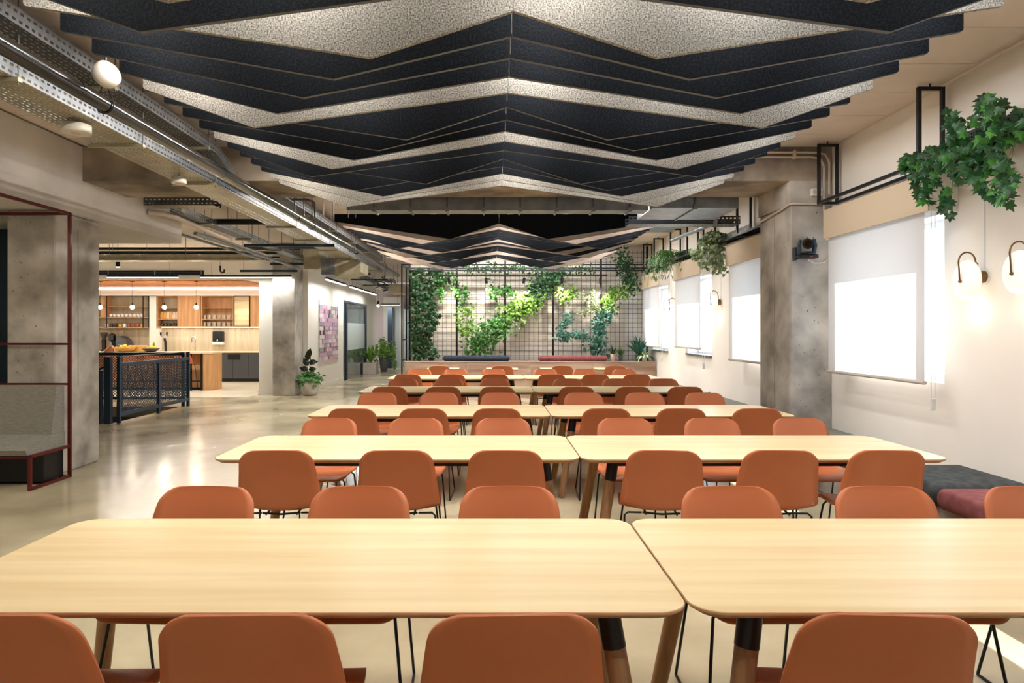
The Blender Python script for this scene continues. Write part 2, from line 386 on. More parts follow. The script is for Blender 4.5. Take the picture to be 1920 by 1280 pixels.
# ------------------------------------------------------------------ tables
def rrect(x0, x1, y0, y1, r, n=6):
    pts = []
    for (cx, cy, a0) in ((x1 - r, y0 + r, -90), (x1 - r, y1 - r, 0), (x0 + r, y1 - r, 90), (x0 + r, y0 + r, 180)):
        for k in range(n + 1):
            t = math.radians(a0 + 90 * k / n); pts.append((cx + r * math.cos(t), cy + r * math.sin(t)))
    return pts
def top_mesh(L_, W_, r, z, th):
    m_ = MB(); ring = []
    for (ins, zz) in ((0.03, z - th), (0.004, z - 0.012), (0.0, z - 0.008), (0.0, z - 0.002), (0.002, z)):
        ring.append([(p[0], p[1], zz) for p in rrect(-L_ / 2 + ins, L_ / 2 - ins, -W_ / 2 + ins, W_ / 2 - ins, r - ins)])
    n = len(ring[0]); vs = [v for r_ in ring for v in r_]
    m_.cur = 1
    m_.add(vs, [(i * n + j, i * n + (j + 1) % n, (i + 1) * n + (j + 1) % n, (i + 1) * n + j) for i in range(4) for j in range(n)])
    m_.add(ring[0], [tuple(range(n - 1, -1, -1))]); m_.cur = 0; m_.add(ring[-1], [tuple(range(n))])
    return m_
TL, TW = 2.195, 0.90
def make_table():
    t = thing('dining_table', 'x', 'table')
    top_mesh(TL, TW, 0.09, 0.74, 0.028).build('tabletop', ['table_wood', 'edge_wood'], t, keep=True)
    fr = MB()
    for sy in (-1, 1): fr.box(-TL / 2 + 0.2, TL / 2 - 0.2, sy * (TW / 2 - 0.16) - 0.02, sy * (TW / 2 - 0.16) + 0.02, 0.672, 0.711)
    for sx in (-1, 1): fr.box(sx * (TL / 2 - 0.24) - 0.02, sx * (TL / 2 - 0.24) + 0.02, -TW / 2 + 0.16, TW / 2 - 0.16, 0.672, 0.711)
    fr.build('under_frame', 'black_metal', t, keep=True)
    for sx in (-1, 1):
        for sy in (-1, 1):
            a = Vector((sx * (TL / 2 - 0.21), sy * (TW / 2 - 0.15), 0.705)); b = Vector((sx * (TL / 2 - 0.09), sy * (TW / 2 - 0.06), 0.0))
            q = a.lerp(b, 0.16)
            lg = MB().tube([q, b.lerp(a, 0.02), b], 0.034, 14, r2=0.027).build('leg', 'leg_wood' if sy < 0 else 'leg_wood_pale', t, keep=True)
            s_ = MB().tube([a + Vector((0, 0, 0.003)), a.lerp(b, 0.17)], 0.0355, 14); s_.bar(a, a + Vector((-sx * 0.12, 0, 0.0)), 0.05, 0.012)
            s_.build('leg_socket', 'black_metal', lg, keep=True)
    return t
tb = make_table(); first = True
ROWS = [(1.80, 'front row'), (3.94, 'second row'), (5.94, 'third row'), (8.24, 'fourth row'), (10.56, 'fifth row')]
for yf, rn in ROWS:
    for k, xc in enumerate((0.532 - 0.003 - TL / 2, 0.532 + 0.003 + TL / 2)):
        lab = 'long pale oak table, %s, %s table of its row' % (rn.replace('front row', 'row nearest the camera').replace('row', 'row', 1) + (' from the camera' if 'front' not in rn else ''), 'left' if k == 0 else 'right')
        xo = {0: 0.015, 1: 0.0, 2: 0.0, 3: 0.0, 4: 0.0}[ROWS.index((yf, rn))]
        if first: tb.location = (xc + xo, yf + TW / 2, 0); tb['label'] = lab; tb['group'] = 'long dining tables'; first = False
        else: dup(tb, (xc + xo, yf + TW / 2, 0), 0, lab, 'long dining tables')
# small square tables of the last row
def make_small():
    t = thing('cafe_table', 'x', 'table')
    top_mesh(0.64, 0.64, 0.04, 0.74, 0.026).build('tabletop', ['table_wood', 'edge_wood'], t, keep=True)
    MB().tube([(0, 0, 0.02), (0, 0, 0.715)], 0.03, 12).build('pedestal', 'black_metal', t, keep=True)
    MB().lathe([(0.22, 0), (0.22, 0.012), (0.04, 0.025)], n=24).build('foot_plate', 'black_metal', t, keep=True)
    return t
st = None
for k, (xc, w_) in enumerate(((-0.985, 'leftmost'), (0.21, 'second from the left'), (1.31, 'third from the left'), (2.40, 'rightmost'))):
    lab = 'small square pale wood table before the plywood bench, %s of four' % w_
    if st is None: st = make_small(); st.location = (xc, 13.45, 0); st['label'] = lab; st['group'] = 'small square tables at the back'
    else: dup(st, (xc, 13.45, 0), 0, lab, 'small square tables at the back')

# ------------------------------------------------------------------ chairs
def shell(prof, u0, u1, th):
    """prof: list of (y, z, halfwidth, sidelift dy, sidelift dz); sheet with thickness"""
    NU = 12; top = []; k = len(prof)
    for i, (y, z, hw, dy, dz) in enumerate(prof):
        for j in range(NU + 1):
            u = -1 + 2 * j / NU; top.append(Vector((u * hw, y + dy * u * u, z + dz * u * u)))
    n = NU + 1; nor = []
    for i in range(k):
        for j in range(n):
            a = top[min(i + 1, k - 1) * n + j] - top[max(i - 1, 0) * n + j]; b = top[i * n + min(j + 1, NU)] - top[i * n + max(j - 1, 0)]
            nn = b.cross(a)
            if nn.length < 1e-9: nn = Vector((0, 1, 0))
            nor.append(nn.normalized())
    bot = [p + q * th for p, q in zip(top, nor)]
    m_ = MB(); N_ = k * n
    fs = [(i * n + j, i * n + j + 1, (i + 1) * n + j + 1, (i + 1) * n + j) for i in range(k - 1) for j in range(NU)]
    fb = [(N_ + f[3], N_ + f[2], N_ + f[1], N_ + f[0]) for f in fs]
    rim = [(i * n, (i + 1) * n, N_ + (i + 1) * n, N_ + i * n) for i in range(k - 1)] + [((i + 1) * n + NU, i * n + NU, N_ + i * n + NU, N_ + (i + 1) * n + NU) for i in range(k - 1)]
    rim += [(j + 1, j, N_ + j, N_ + j + 1) for j in range(NU)] + [((k - 1) * n + j, (k - 1) * n + j + 1, N_ + (k - 1) * n + j + 1, N_ + (k - 1) * n + j) for j in range(NU)]
    m_.add(top + bot, fs + fb + rim, True)
    return m_
def catmull(pts, n=6):
    out = []
    for i in range(len(pts) - 1):
        p0 = pts[max(i - 1, 0)]; p1 = pts[i]; p2 = pts[i + 1]; p3 = pts[min(i + 2, len(pts) - 1)]
        for k in range(n):
            t = k / n
            out.append(tuple(0.5 * ((2 * b) + (-a + c) * t + (2 * a - 5 * b + 4 * c - d) * t * t + (-a + 3 * b - 3 * c + d) * t ** 3) for a, b, c, d in zip(p0, p1, p2, p3)))
    out.append(tuple(pts[-1])); return out
def rounded(prof, r, end):
    """narrow the half-width near one end of the profile to round its corners"""
    L_ = [0]
    for i in range(1, len(prof)): L_.append(L_[-1] + math.hypot(prof[i][0] - prof[i - 1][0], prof[i][1] - prof[i - 1][1]))
    T = L_[-1]; out = []
    for p, l in zip(prof, L_):
        d = (T - l) if end else l
        hw = p[2]
        if d < r: hw = hw - r + math.sqrt(max(r * r - (r - d) ** 2, 0))
        q_ = (hw / p[2]) ** 2; out.append((p[0], p[1], hw, p[3] * q_, p[4] * q_))
    return out
def dense(prof, r, end):
    """re-space the rings near the rounded end so the corner comes out round"""
    if not end: return dense(prof[::-1], r, True)[::-1]
    L_ = [0]
    for i in range(1, len(prof)): L_.append(L_[-1] + math.hypot(prof[i][0] - prof[i - 1][0], prof[i][1] - prof[i - 1][1]))
    T = L_[-1]; out = [p for p, l in zip(prof, L_) if l < T - r * 1.15]
    for a in range(0, 91, 9):
        l = T - r * (1 - math.sin(math.radians(a))); i = max(j for j in range(len(L_) - 1) if L_[j] <= l + 1e-9); f_ = min((l - L_[i]) / (L_[i + 1] - L_[i]), 1)
        out.append(tuple(u + (v - u) * f_ for u, v in zip(prof[i], prof[i + 1])))
    return out
seatp = catmull([(0.225, 0.425, 0.215, 0, 0), (0.21, 0.438, 0.222, 0, 0), (0.16, 0.452, 0.230, 0, 0.006), (0.05, 0.448, 0.238, 0, 0.014), (-0.05, 0.438, 0.243, 0.004, 0.022), (-0.108, 0.434, 0.244, 0.01, 0.030), (-0.148, 0.444, 0.243, 0.02, 0.034)], 5)
backp = catmull([(-0.148, 0.444, 0.243, 0.02, 0.034), (-0.175, 0.468, 0.243, 0.03, 0.026), (-0.195, 0.53, 0.240, 0.036, 0.008), (-0.217, 0.62, 0.231, 0.036, 0), (-0.238, 0.70, 0.220, 0.028, -0.002), (-0.255, 0.76, 0.212, 0.021, -0.005), (-0.263, 0.790, 0.208, 0.018, -0.007), (-0.2665, 0.806, 0.206, 0.016, -0.008), (-0.268, 0.815, 0.205, 0.016, -0.008), (-0.2685, 0.8185, 0.205, 0.016, -0.008)], 4)
seatp = rounded(dense(seatp, 0.06, False), 0.06, False); backp = rounded(dense(backp, 0.078, True), 0.078, True)
def make_chair():
    t = thing('shell_chair', 'x', 'chair')
    shell(seatp, 0, 1, -0.011).build('seat', 'terracotta', t, keep=True)
    shell(backp, 0, 1, -0.011).build('backrest', 'terracotta', t, keep=True)
    R_ = 0.0065
    for sx in (-1, 1):
        fa = Vector((sx * 0.20, 0.13, 0.428)); fb = Vector((sx * 0.245, 0.20, R_)); ra = Vector((sx * 0.215, -0.12, 0.428)); rb = Vector((sx * 0.235, -0.235, R_))
        MB().tube([fa + Vector((-sx * 0.10, 0, 0.004)), fa + Vector((-sx * 0.02, 0, 0)), fa + Vector((0, 0, -0.02)), fb], R_, 7).build('leg', 'black_metal', t, keep=True)
        MB().tube([ra + Vector((-sx * 0.10, 0, -0.004)), ra + Vector((-sx * 0.02, 0, -0.004)), ra + Vector((0, -0.004, -0.02)), rb], R_, 7).build('leg', 'black_metal', t, keep=True)
        MB().tube([fb, rb], R_, 7).build('floor_runner', 'black_metal', t, keep=True)
    MB().tube([(-0.11, 0.13, 0.428), (0.11, 0.13, 0.428)], R_, 7).tube([(-0.11, -0.12, 0.424), (0, -0.12, 0.416), (0.11, -0.12, 0.424)], R_, 7).tube([(-0.09, 0.13, 0.428), (-0.09, -0.12, 0.416)], R_, 7).tube([(0.09, 0.13, 0.428), (0.09, -0.12, 0.416)], R_, 7).build('seat_frame', 'black_metal', t, keep=True)
    return t
ch = make_chair(); used = [False]
def place(x, ytop, facing, label, group, dz=0.0):
    jit = math.radians(random.uniform(-2.5, 2.5)) + dz
    rz = jit + (math.pi if facing else 0); off = Vector((0, 0.262, 0)); off.rotate(Matrix.Rotation(rz, 3, 'Z'))
    loc = (x + off.x, ytop + off.y, 0)
    if not used[0]: ch.location = loc; ch.rotation_euler = (0, 0, rz); ch['label'] = label; ch['group'] = group; used[0] = True
    else: dup(ch, loc, rz, label, group)
POS6 = ['leftmost', 'second from the left', 'third from the left', 'fourth from the left', 'fifth from the left', 'rightmost']
CH = [
 ('nearest table row', 0, 1.60, [(-1.215, 0), (-0.60, 0), (0.055, 0), (0.965, -6)]),
 ('nearest table row', 1, 2.93, [(-1.241, 0), (-0.574, 0), (0.077, 0), (1.035, 0), (1.707, 0), (2.35, 0)]),
 ('second table row', 0, 3.80, [(-1.237, 0), (-0.547, 0), (0.08, 0), (0.988, -6), (1.656, -4), (2.27, -5)]),
 ('second table row', 1, 5.22, [(-1.26, 0), (-0.59, 0), (0.088, 0), (1.038, 0), (1.711, 0), (2.393, 0)]),
 ('third table row', 0, 5.85, [(-1.23, 0), (-0.605, 0), (0.047, 0), (1.01, -4), (1.67, -3), (2.34, -2)]),
 ('third table row', 1, 7.36, [(-1.254, 0), (-0.58, 0), (0.095, 0), (1.01, 0), (1.68, 0), (2.34, 0)]),
 ('fourth table row', 0, 8.13, [(-1.255, 0), (-0.595, 0), (0.07, 0), (1.04, 0), (1.73, 0), (2.37, 0)]),
 ('fourth table row', 1, 9.52, [(-1.26, 0), (-0.61, 0), (0.046, 0), (1.08, 0), (1.786, 0), (2.44, 0)]),
 ('fifth table row', 0, 10.5, [(-1.33, 0), (-0.635, 0), (0.05, 0), (0.95, 0), (1.64, 0), (2.29, 0)]),
 ('fifth table row', 1, 11.95, [(-1.29, 0), (-0.644, 0), (0.034, 0), (0.957, 0), (1.66, 0), (2.37, 0)]),
 ('small back tables', 0, 12.95, [(-1.02, 0), (0.2, 0), (1.37, 0), (2.41, 0)]),
]
for rn, fc, yt, xs in CH:
    for k, (x, rot) in enumerate(xs):
        if len(xs) == 6: pos = POS6[k] + ' of six'
        elif yt < 2: pos = ['leftmost, cut by the frame edge', 'second from the left', 'third from the left', 'rightmost'][k]
        else: pos = ['leftmost of four', 'second from the left of four', 'third from the left of four', 'rightmost of four'][k]
        side = 'far side of the' if fc else 'near side of the'
        place(x, yt, fc, 'terracotta chair, %s %s, %s' % (side, rn, pos), 'terracotta shell chairs', math.radians(rot))

# ------------------------------------------------------------------ ceiling baffles
ZT, ZE, ZV, ZA = 3.17, 3.06, 2.812, 3.035
VAL = [0.69, 0.93, 1.165, 1.40, 1.645]
def baffle(Y, vl, vr, kind, label, group):
    t = thing('felt_baffle', label, 'acoustic baffle', (0.105, Y, ZT), 0, group)
    XC = 0.105; m_ = 'felt_dark' if kind == 'D' else ('felt_pale' if kind == 'L' else 'felt_tan')
    L_ = [(-2.25, ZT), (-2.25, ZE + 0.01), (-2.24, ZE), (XC - vl, ZV), (XC - 0.0015, ZA), (XC - 0.0015, ZT)]
    R_ = [(XC + 0.0015, ZT), (XC + 0.0015, ZA), (XC + vr, ZV), (2.45, ZE), (2.46, ZE + 0.01), (2.46, ZT)]
    e = 'felt_edge_lit' if kind == 'D' else m_
    for poly in (L_, R_):
        b = MB(); b.prism(poly, 'y', Y, Y + 0.024)
        b.mi = [0, 0] + [1] * (len(b.f) - 2)
        b.build('felt_panel', [m_, e], t)
    wv = MB()
    for x in (-1.9, -0.9, 0.105, 1.1, 2.1): wv.tube([(x, Y + 0.012, ZT), (x, Y + 0.012, CEIL)], 0.0012, 4, caps=False)
    wv.build('hanging_wires', 'galv', t)['kind'] = 'stuff'
SEQ1 = 'DLDLDDDLDDDLDDDDLL'
Y0 = 3.2 - 3 * 0.275
for i, k in enumerate(SEQ1):
    Y = Y0 + i * 0.275; j = (i - 3) % 5
    vl = vr = VAL[j]
    if i == 14: vl, vr = 1.38, 0.98
    baffle(Y, vl, vr, k, '%s felt ceiling baffle, %s from the camera in the near cluster' % ('pale grey' if k == 'L' else 'charcoal', ORD[i]), 'baffles of the near cluster')
SEQ2 = 'DTTDDDDTDTDDDTTDDT'
for i, k in enumerate(SEQ2):
    Y = 9.54 + i * 0.275
    baffle(Y, VAL[i % 5], VAL[i % 5], k, '%s felt ceiling baffle, %s from the camera in the far cluster' % ('tan' if k == 'T' else 'charcoal', ORD[i]), 'baffles of the far cluster')

# ------------------------------------------------------------------ cable trays, pipes
def perf(m_, O, U, V, nu, nv, hu=0.52, hv=0.28, stag=True):
    """perforated sheet: O origin, U, V cell vectors, slots along U"""
    O = Vector(O); U = Vector(U); V = Vector(V); vs = []; fs = []
    for i in range(nu):
        for j in range(nv):
            p = O + U * i + V * j; o = len(vs); s = (0.5 - hu / 2) + ((0.12 if j % 2 else -0.12) if stag else 0)
            q = p + U * s + V * (0.5 - hv / 2)
            vs += [p, p + U, p + U + V, p + V, q, q + U * hu, q + U * hu + V * hv, q + V * hv]
            fs += [(o, o + 1, o + 5, o + 4), (o + 1, o + 2, o + 6, o + 5), (o + 2, o + 3, o + 7, o + 6), (o + 3, o, o + 4, o + 7)]
    m_.add(vs, fs); return m_
def tray(name, label, x0, x1, y0, y1, z, hs, mt, msd, cu=0.055, drop=None, axis='y'):
    t = thing(name, label, 'cable tray', ((x0 + x1) / 2, (y0 + y1) / 2, z))
    L_ = (y1 - y0) if axis == 'y' else (x1 - x0); nu = max(2, int(L_ / cu)); cu = L_ / nu
    W_ = (x1 - x0) if axis == 'y' else (y1 - y0); nv = max(2, round(W_ / 0.036))
    b = MB(); a = MB()
    if axis == 'y':
        perf(b, (x0, y0, z), (0, cu, 0), (W_ / nv, 0, 0), nu, nv)
        for x in (x0, x1):
            perf(a, (x, y0, z), (0, cu, 0), (0, 0, hs / 2), nu, 2, hv=0.32); a.box(x - 0.004, x + 0.004, y0, y1, z + hs, z + hs + 0.004)
    else:
        perf(b, (x0, y0, z), (cu, 0, 0), (0, W_ / nv, 0), nu, nv)
        for y in (y0, y1):
            perf(a, (x0, y, z), (cu, 0, 0), (0, 0, hs / 2), nu, 2, hv=0.32); a.box(x0, x1, y - 0.004, y + 0.004, z + hs, z + hs + 0.004)
    b.build('tray_base', mt, t); a.build('tray_sides', msd, t)
    return t
def hangers(t, x0, x1, ys, z, name='support_bar', ztop=CEIL):
    for y in ys:
        s_ = MB().box(x0 - 0.05, x1 + 0.03, y - 0.02, y + 0.02, z - 0.028, z - 0.003).build(name, 'galv_warm', t)
        MB().tube([(x0 - 0.03, y, z - 0.03), (x0 - 0.03, y, ztop)], 0.005, 6).tube([(x1 + 0.02, y, z - 0.045), (x1 + 0.02, y, ztop)], 0.005, 6).build('threaded_rod', 'galv_dark', s_)
t1 = tray('cable_tray', 'long perforated steel cable tray beneath the black pipe, lowest along the left', -3.23, -2.86, 1.4, 17.4, 3.02, 0.09, 'galv_warm', 'galv')
hangers(t1, -3.23, -2.86, [2.6, 4.0, 5.43, 6.85, 9.7, 11.1, 12.5, 13.9, 15.3, 16.7], 3.02)
t2 = tray('cable_tray', 'upper perforated grey cable tray beside the pale round speaker', -3.2, -2.76, 1.4, 6.7, 3.28, 0.10, 'galv_dark', 'galv')
d_ = MB(); nv = 12
perf(d_, (-3.2, 6.7, 3.28), (0, 0.05, -0.0165), (0.0367, 0, 0), 10, 12); perf(d_, (-2.76, 6.7, 3.28), (0, 0.05, -0.0165), (0, 0, 0.05), 10, 2); perf(d_, (-3.2, 6.7, 3.28), (0, 0.05, -0.0165), (0, 0, 0.05), 10, 2)
d_.build('sloping_tray_end', 'galv', t2)
hangers(t2, -3.2, -2.76, [2.5, 3.4, 4.85, 6.45], 3.28)
t3 = tray('cable_tray', 'perforated cable tray behind the concrete beam, beside the pipe and far baffles', -3.2, -2.76, 8.3, 17.0, 3.28, 0.10, 'galv_dark', 'galv')
hangers(t3, -3.2, -2.76, [8.6, 10.2, 11.8, 13.4, 15.0, 16.6], 3.28)
pp = thing('sprinkler_pipe', 'thick glossy black pipe running the length of the hall under the ceiling', 'pipe', (-2.6, 9, 3.02))
MB().tube([(-2.6, 1.0, 3.015), (-2.6, 7, 3.02), (-2.6, 18.5, 3.04)], 0.052, 20).build('pipe_run', 'pipe_black', pp)
for y in (2.4, 4.48, 9.64, 12.4, 16.2):
    m_ = MB().tube([(-2.6, y, 3.18), (-2.6, y, CEIL)], 0.005, 6)
    ring = [(-2.6 + 0.06 * math.cos(t), y, 3.02 + 0.06 * math.sin(t)) for t in [math.radians(a) for a in range(-200, 21, 20)]]
    m_.tube([(-2.6, y, 3.18)] + ring[::-1][:1] + ring[::-1][1:] + [(-2.6, y, 3.18)], 0.005, 6)
    m_.build('clevis_hanger', 'black_metal', pp)
for y in (4.2, 6.43, 8.9, 12.8): MB().tube([(-2.6, y - 0.03, 3.02), (-2.6, y + 0.03, 3.02)], 0.0545, 20).build('pipe_coupling', 'pipe_black', pp)
# round speaker
sp = thing('ceiling_speaker', 'white round speaker hung beside the black pipe and first baffles', 'speaker', (-2.46, 4.25, 3.13))
g = MB(); n = 20
prof = [(0.0, -0.07), (0.05, -0.07), (0.075, -0.05), (0.088, 0.0), (0.085, 0.05), (0.07, 0.07), (0.0, 0.075)]
g.lathe(prof, (0, 0, 0), 24)
b = g.build('speaker_body', 'white_plastic', sp, keep=True); b.scale = (0.95, 0.95, 0.75); b.rotation_euler = (0, math.radians(70), math.radians(-25))
g = MB().lathe([(0.0, 0.076), (0.06, 0.0745), (0.062, 0.07)], n=24); b = g.build('speaker_grille', 'paper_white', sp, keep=True); b.scale = (0.95, 0.95, 0.75); b.rotation_euler = (0, math.radians(70), math.radians(-25))
MB().tube([(-2.46, 4.25, 3.2), (-2.46, 4.25, CEIL)], 0.006, 6).build('hanging_rod', 'galv', sp)
# smoke detectors under lowest tray
for (x, y, z, l) in ((-3.01, 4.83, 2.96, 'round white detector under the low cable tray, nearer the camera'), (-3.05, 6.5, 2.965, 'round white detector half hidden by the tray before the concrete beam')):
    r = 0.098 if y < 5 else 0.07
    s_ = thing('smoke_detector', l, 'detector', (x, y, z - 0.03), 0, 'white detectors under the tray')
    MB().lathe([(r * 0.96, -0.03), (r, -0.022), (r, 0.03), (r * 0.9, 0.033)], (x, y, z), 28).build('detector_body', 'white_plastic', s_)
    MB().lathe([(0.03, -0.034), (0.034, -0.03)], (x, y, z), 16).build('detector_cap', 'conduit', s_)
    MB().tube([(x, y, z + 0.03), (x, y, 3.02)], 0.01, 6).build('detector_bracket', 'galv', s_)
# services above left/back zone
def pipe(name, label, pts, r, m_, cat='pipe', rods=()):
    t = thing(name, label, cat, pts[0])
    MB().tube(pts, r, 12).build('pipe_run', m_, t)
    for q in rods: MB().tube([(q[0], q[1], q[2] + r), (q[0], q[1], CEIL)], 0.005, 6).build('threaded_rod', 'galv_dark', t)
    return t
tr = tray('cable_tray', 'short dark perforated tray crossing beside the grey soffit end', -4.44, -3.55, 8.5, 8.75, 3.10, 0.10, 'galv_warm', 'galv_dark', axis='x')
tr = tray('cable_tray', 'pale perforated tray crossing above the kitchen opening', -9.6, -4.7, 13.8, 14.1, 2.96, 0.11, 'galv_warm', 'galv_warm', axis='x')
hangers(tr, -9.6, -4.7, [], 2.96)
m_ = MB()
for x in (-8.0, -6.4, -5.0): m_.tube([(x, 13.95, 2.96), (x, 13.95, CEIL)], 0.006, 6)
m_.build('threaded_rods', 'galv_dark', tr)
tr = tray('cable_tray', 'narrow steel tray running from the soffit towards the far concrete column', -4.25, -4.05, 8.8, 15.3, 3.05, 0.07, 'galv_dark', 'galv_dark')
hangers(tr, -4.25, -4.05, [9.6, 11.2, 12.8, 14.4], 3.05)
pipe('conduit', 'fat pale conduit bending around the end of the grey soffit', [(-4.44, 8.6, 3.03), (-4.3, 8.7, 3.03), (-4.22, 8.9, 3.02), (-4.33, 10.9, 3.0)], 0.035, 'conduit')
pipe('conduit', 'cream pipe running under the narrow tray towards the kitchen', [(-4.52, 10.5, 2.98), (-4.46, 13.1, 2.98)], 0.045, 'conduit', rods=((-4.5, 11.5, 2.98),))
pipe('conduit', 'thin cream pipe beside the narrow tray, reaching the far column', [(-4.36, 9.8, 2.93), (-4.40, 15.2, 2.93)], 0.028, 'galv', rods=((-4.37, 12.5, 2.93),))
pipe('conduit', 'second thin steel pipe over the stair opening', [(-4.75, 9.8, 2.97), (-4.72, 13.6, 2.97)], 0.022, 'galv', rods=((-4.74, 11, 2.97),))
pipe('sprinkler_pipe', 'black crosswise pipe above the kitchen opening, uppermost', [(-10.5, 14.6, 3.30), (-4.2, 14.6, 3.30)], 0.03, 'black_metal', rods=((-8.6, 14.6, 3.3), (-6.3, 14.6, 3.3)))
pipe('sprinkler_pipe', 'second black crosswise pipe above the kitchen opening', [(-10.5, 14.3, 3.17), (-4.6, 14.3, 3.17)], 0.04, 'pipe_black', rods=((-7.4, 14.3, 3.17),))
pipe('sprinkler_pipe', 'third thin crosswise pipe above the kitchen opening', [(-10.5, 14.45, 3.09), (-4.6, 14.45, 3.09)], 0.018, 'black_metal', rods=((-9.2, 14.45, 3.09), (-5.4, 14.45, 3.09)))
pipe('sprinkler_pipe', 'short black crosswise pipe behind the soffit with round flange', [(-4.2, 9.85, 3.11), (-3.35, 9.85, 3.11)], 0.045, 'black_metal', rods=((-3.9, 9.85, 3.11),))
def channel(label, x0, x1, y, z, h=0.05):
    t = thing('steel_channel', label, 'channel', ((x0 + x1) / 2, y, z))
    MB().box(x0, x1, y - 0.02, y + 0.02, z, z + h).build('channel_bar', 'blue_black', t)
    MB().tube([(x0 + 0.08, y, z + h), (x0 + 0.08, y, CEIL)], 0.005, 6).tube([(x1 - 0.08, y, z + h), (x1 - 0.08, y, CEIL)], 0.005, 6).build('threaded_rod', 'galv', t)
channel('dark steel channel under the cable trays behind the beam', -4.25, -2.7, 11.45, 2.94)
channel('dark steel channel crossing just before the far left column', -4.95, -3.9, 14.9, 2.97)
channel('dark steel channel ending above the kitchen linear light', -5.7, -4.4, 15.1, 2.83)
channel('dark steel channel beside the grey duct elbow', -4.6, -3.3, 12.6, 3.05)
# ducts, left back
t = thing('air_duct', 'pale rectangular duct elbow beside the far left column', 'duct', (-3.6, 13.6, 2.76))
MB().box(-3.84, -3.52, 13.6, 14.4, 2.76, 3.22).build('duct_elbow', 'galv_warm', t)
MB().box(-3.52, -3.25, 13.75, 14.5, 2.66, 3.0).build('duct_throat', 'galv', t)
MB().prism([(-3.25, 2.62), (-2.72, 2.72), (-2.72, 2.94), (-3.25, 2.98)], 'y', 13.85, 14.7).build('duct_end', 'galv_warm', t)
t = thing('air_duct', 'beige box duct above the corridor beside the green wall frame', 'duct', (-3.0, 19.5, 2.7))
MB().box(-3.0, -2.62, 19.5, 21.0, 2.62, 2.86).build('duct_box', 'pelmet', t)
MB().box(-3.02, -2.60, 19.46, 19.5, 2.60, 2.88).build('duct_flange', 'galv_warm', t); MB().tube([(-2.8, 19.8, 2.86), (-2.8, 19.8, CEIL)], 0.006, 6).build('threaded_rod', 'galv', t)
tr = tray('cable_tray', 'perforated cable tray climbing over the corridor towards the glass door', -3.9, -3.6, 14.9, 24.0, 2.93, 0.09, 'galv_warm', 'galv_dark', cu=0.09)
for k, (x, y) in enumerate(((-3.45, 16.2), (-3.3, 18.0), (-3.4, 20.2), (-3.2, 22.5))):
    channel('dark steel channel over the corridor, %s from the camera' % ORD[k], x - 0.5, x + 0.5, y, 2.86, 0.04)
# tangle of cables
t = thing('cable_bundle', 'messy dark cable bundle hanging above the corridor', 'cables', (-3.0, 17.5, 2.85)); m_ = MB()
for k in range(16):
    x = random.uniform(-3.4, -2.8); y = random.uniform(16, 20); z = random.uniform(2.78, 2.98)
    m_.tube([(x, y, z), (x + random.uniform(-.15, .15), y + 0.5, z - 0.08), (x + random.uniform(-.2, .2), y + 1.1, z + 0.02), (x + random.uniform(-.2, .2), y + 1.7, z)], random.uniform(0.008, 0.02), 6)
m_.build('cables', 'black_metal', t)['kind'] = 'stuff'
# rods/conduits on beam back-left
t = thing('conduit_drop', 'grey conduits dropping from the ceiling behind the beam, left of the duct', 'conduit', (-2.5, 9.2, 3.1)); m_ = MB()
for x in (-2.75, -2.62, -2.35, -2.22, -2.0, -1.9): m_.tube([(x, 9.3, 3.08), (x, 9.3, CEIL)], 0.008, 6)
m_.tube([(-2.9, 9.25, 3.32), (-2.55, 9.25, 3.32), (-2.46, 9.25, 3.28), (-2.45, 9.25, 3.08)], 0.014, 8)
m_.build('conduit_tubes', 'galv_dark', t)
# ducts behind beam
def duct(label, x0, x1, y0, y1, z0, z1, seams, mt='galv', mu='galv'):
    t = thing('air_duct', label, 'duct', ((x0 + x1) / 2, (y0 + y1) / 2, z0))
    MB().box(x0, x1, y0, y1, z0, z1).build('duct_body', mt, t)
    for x in seams:
        MB().box(x - 0.012, x + 0.012, y0 - 0.014, y1 + 0.01, z0 - 0.014, z1).build('duct_flange', 'galv_dark', t)
        MB().box(x - 0.025, x + 0.025, y0 - 0.03, y0 - 0.012, z0 - 0.02, z0 + 0.03).build('duct_clip', 'galv', t)
    return t
duct('long galvanised duct crossing behind the concrete beam', -1.79, 1.93, 8.22, 8.48, 2.985, 3.4, [-1.45, -1.0, -0.55, -0.1, 0.35, 0.8, 1.25, 1.7])
duct('broad duct with bright underside behind the beam on the window side', 1.98, 3.03, 8.2, 9.06, 3.01, 3.4, [2.5], 'galv', 'galv')
duct('second galvanised duct crossing over the far baffles', 0.9, 3.1, 10.85, 11.6, 3.21, 3.42, [1.6, 2.4])
tray('cable_tray', 'grey perforated tray crossing under the duct on the window side', 1.9, 3.45, 9.25, 9.5, 2.98, 0.11, 'galv', 'galv_dark', axis='x')
pipe('conduit', 'short diagonal pipe ending in a pale elbow below the window-side duct', [(2.95, 10.9, 2.98), (3.05, 9.4, 2.98), (3.1, 9.25, 3.0), (3.12, 9.2, 3.15)], 0.03, 'galv')

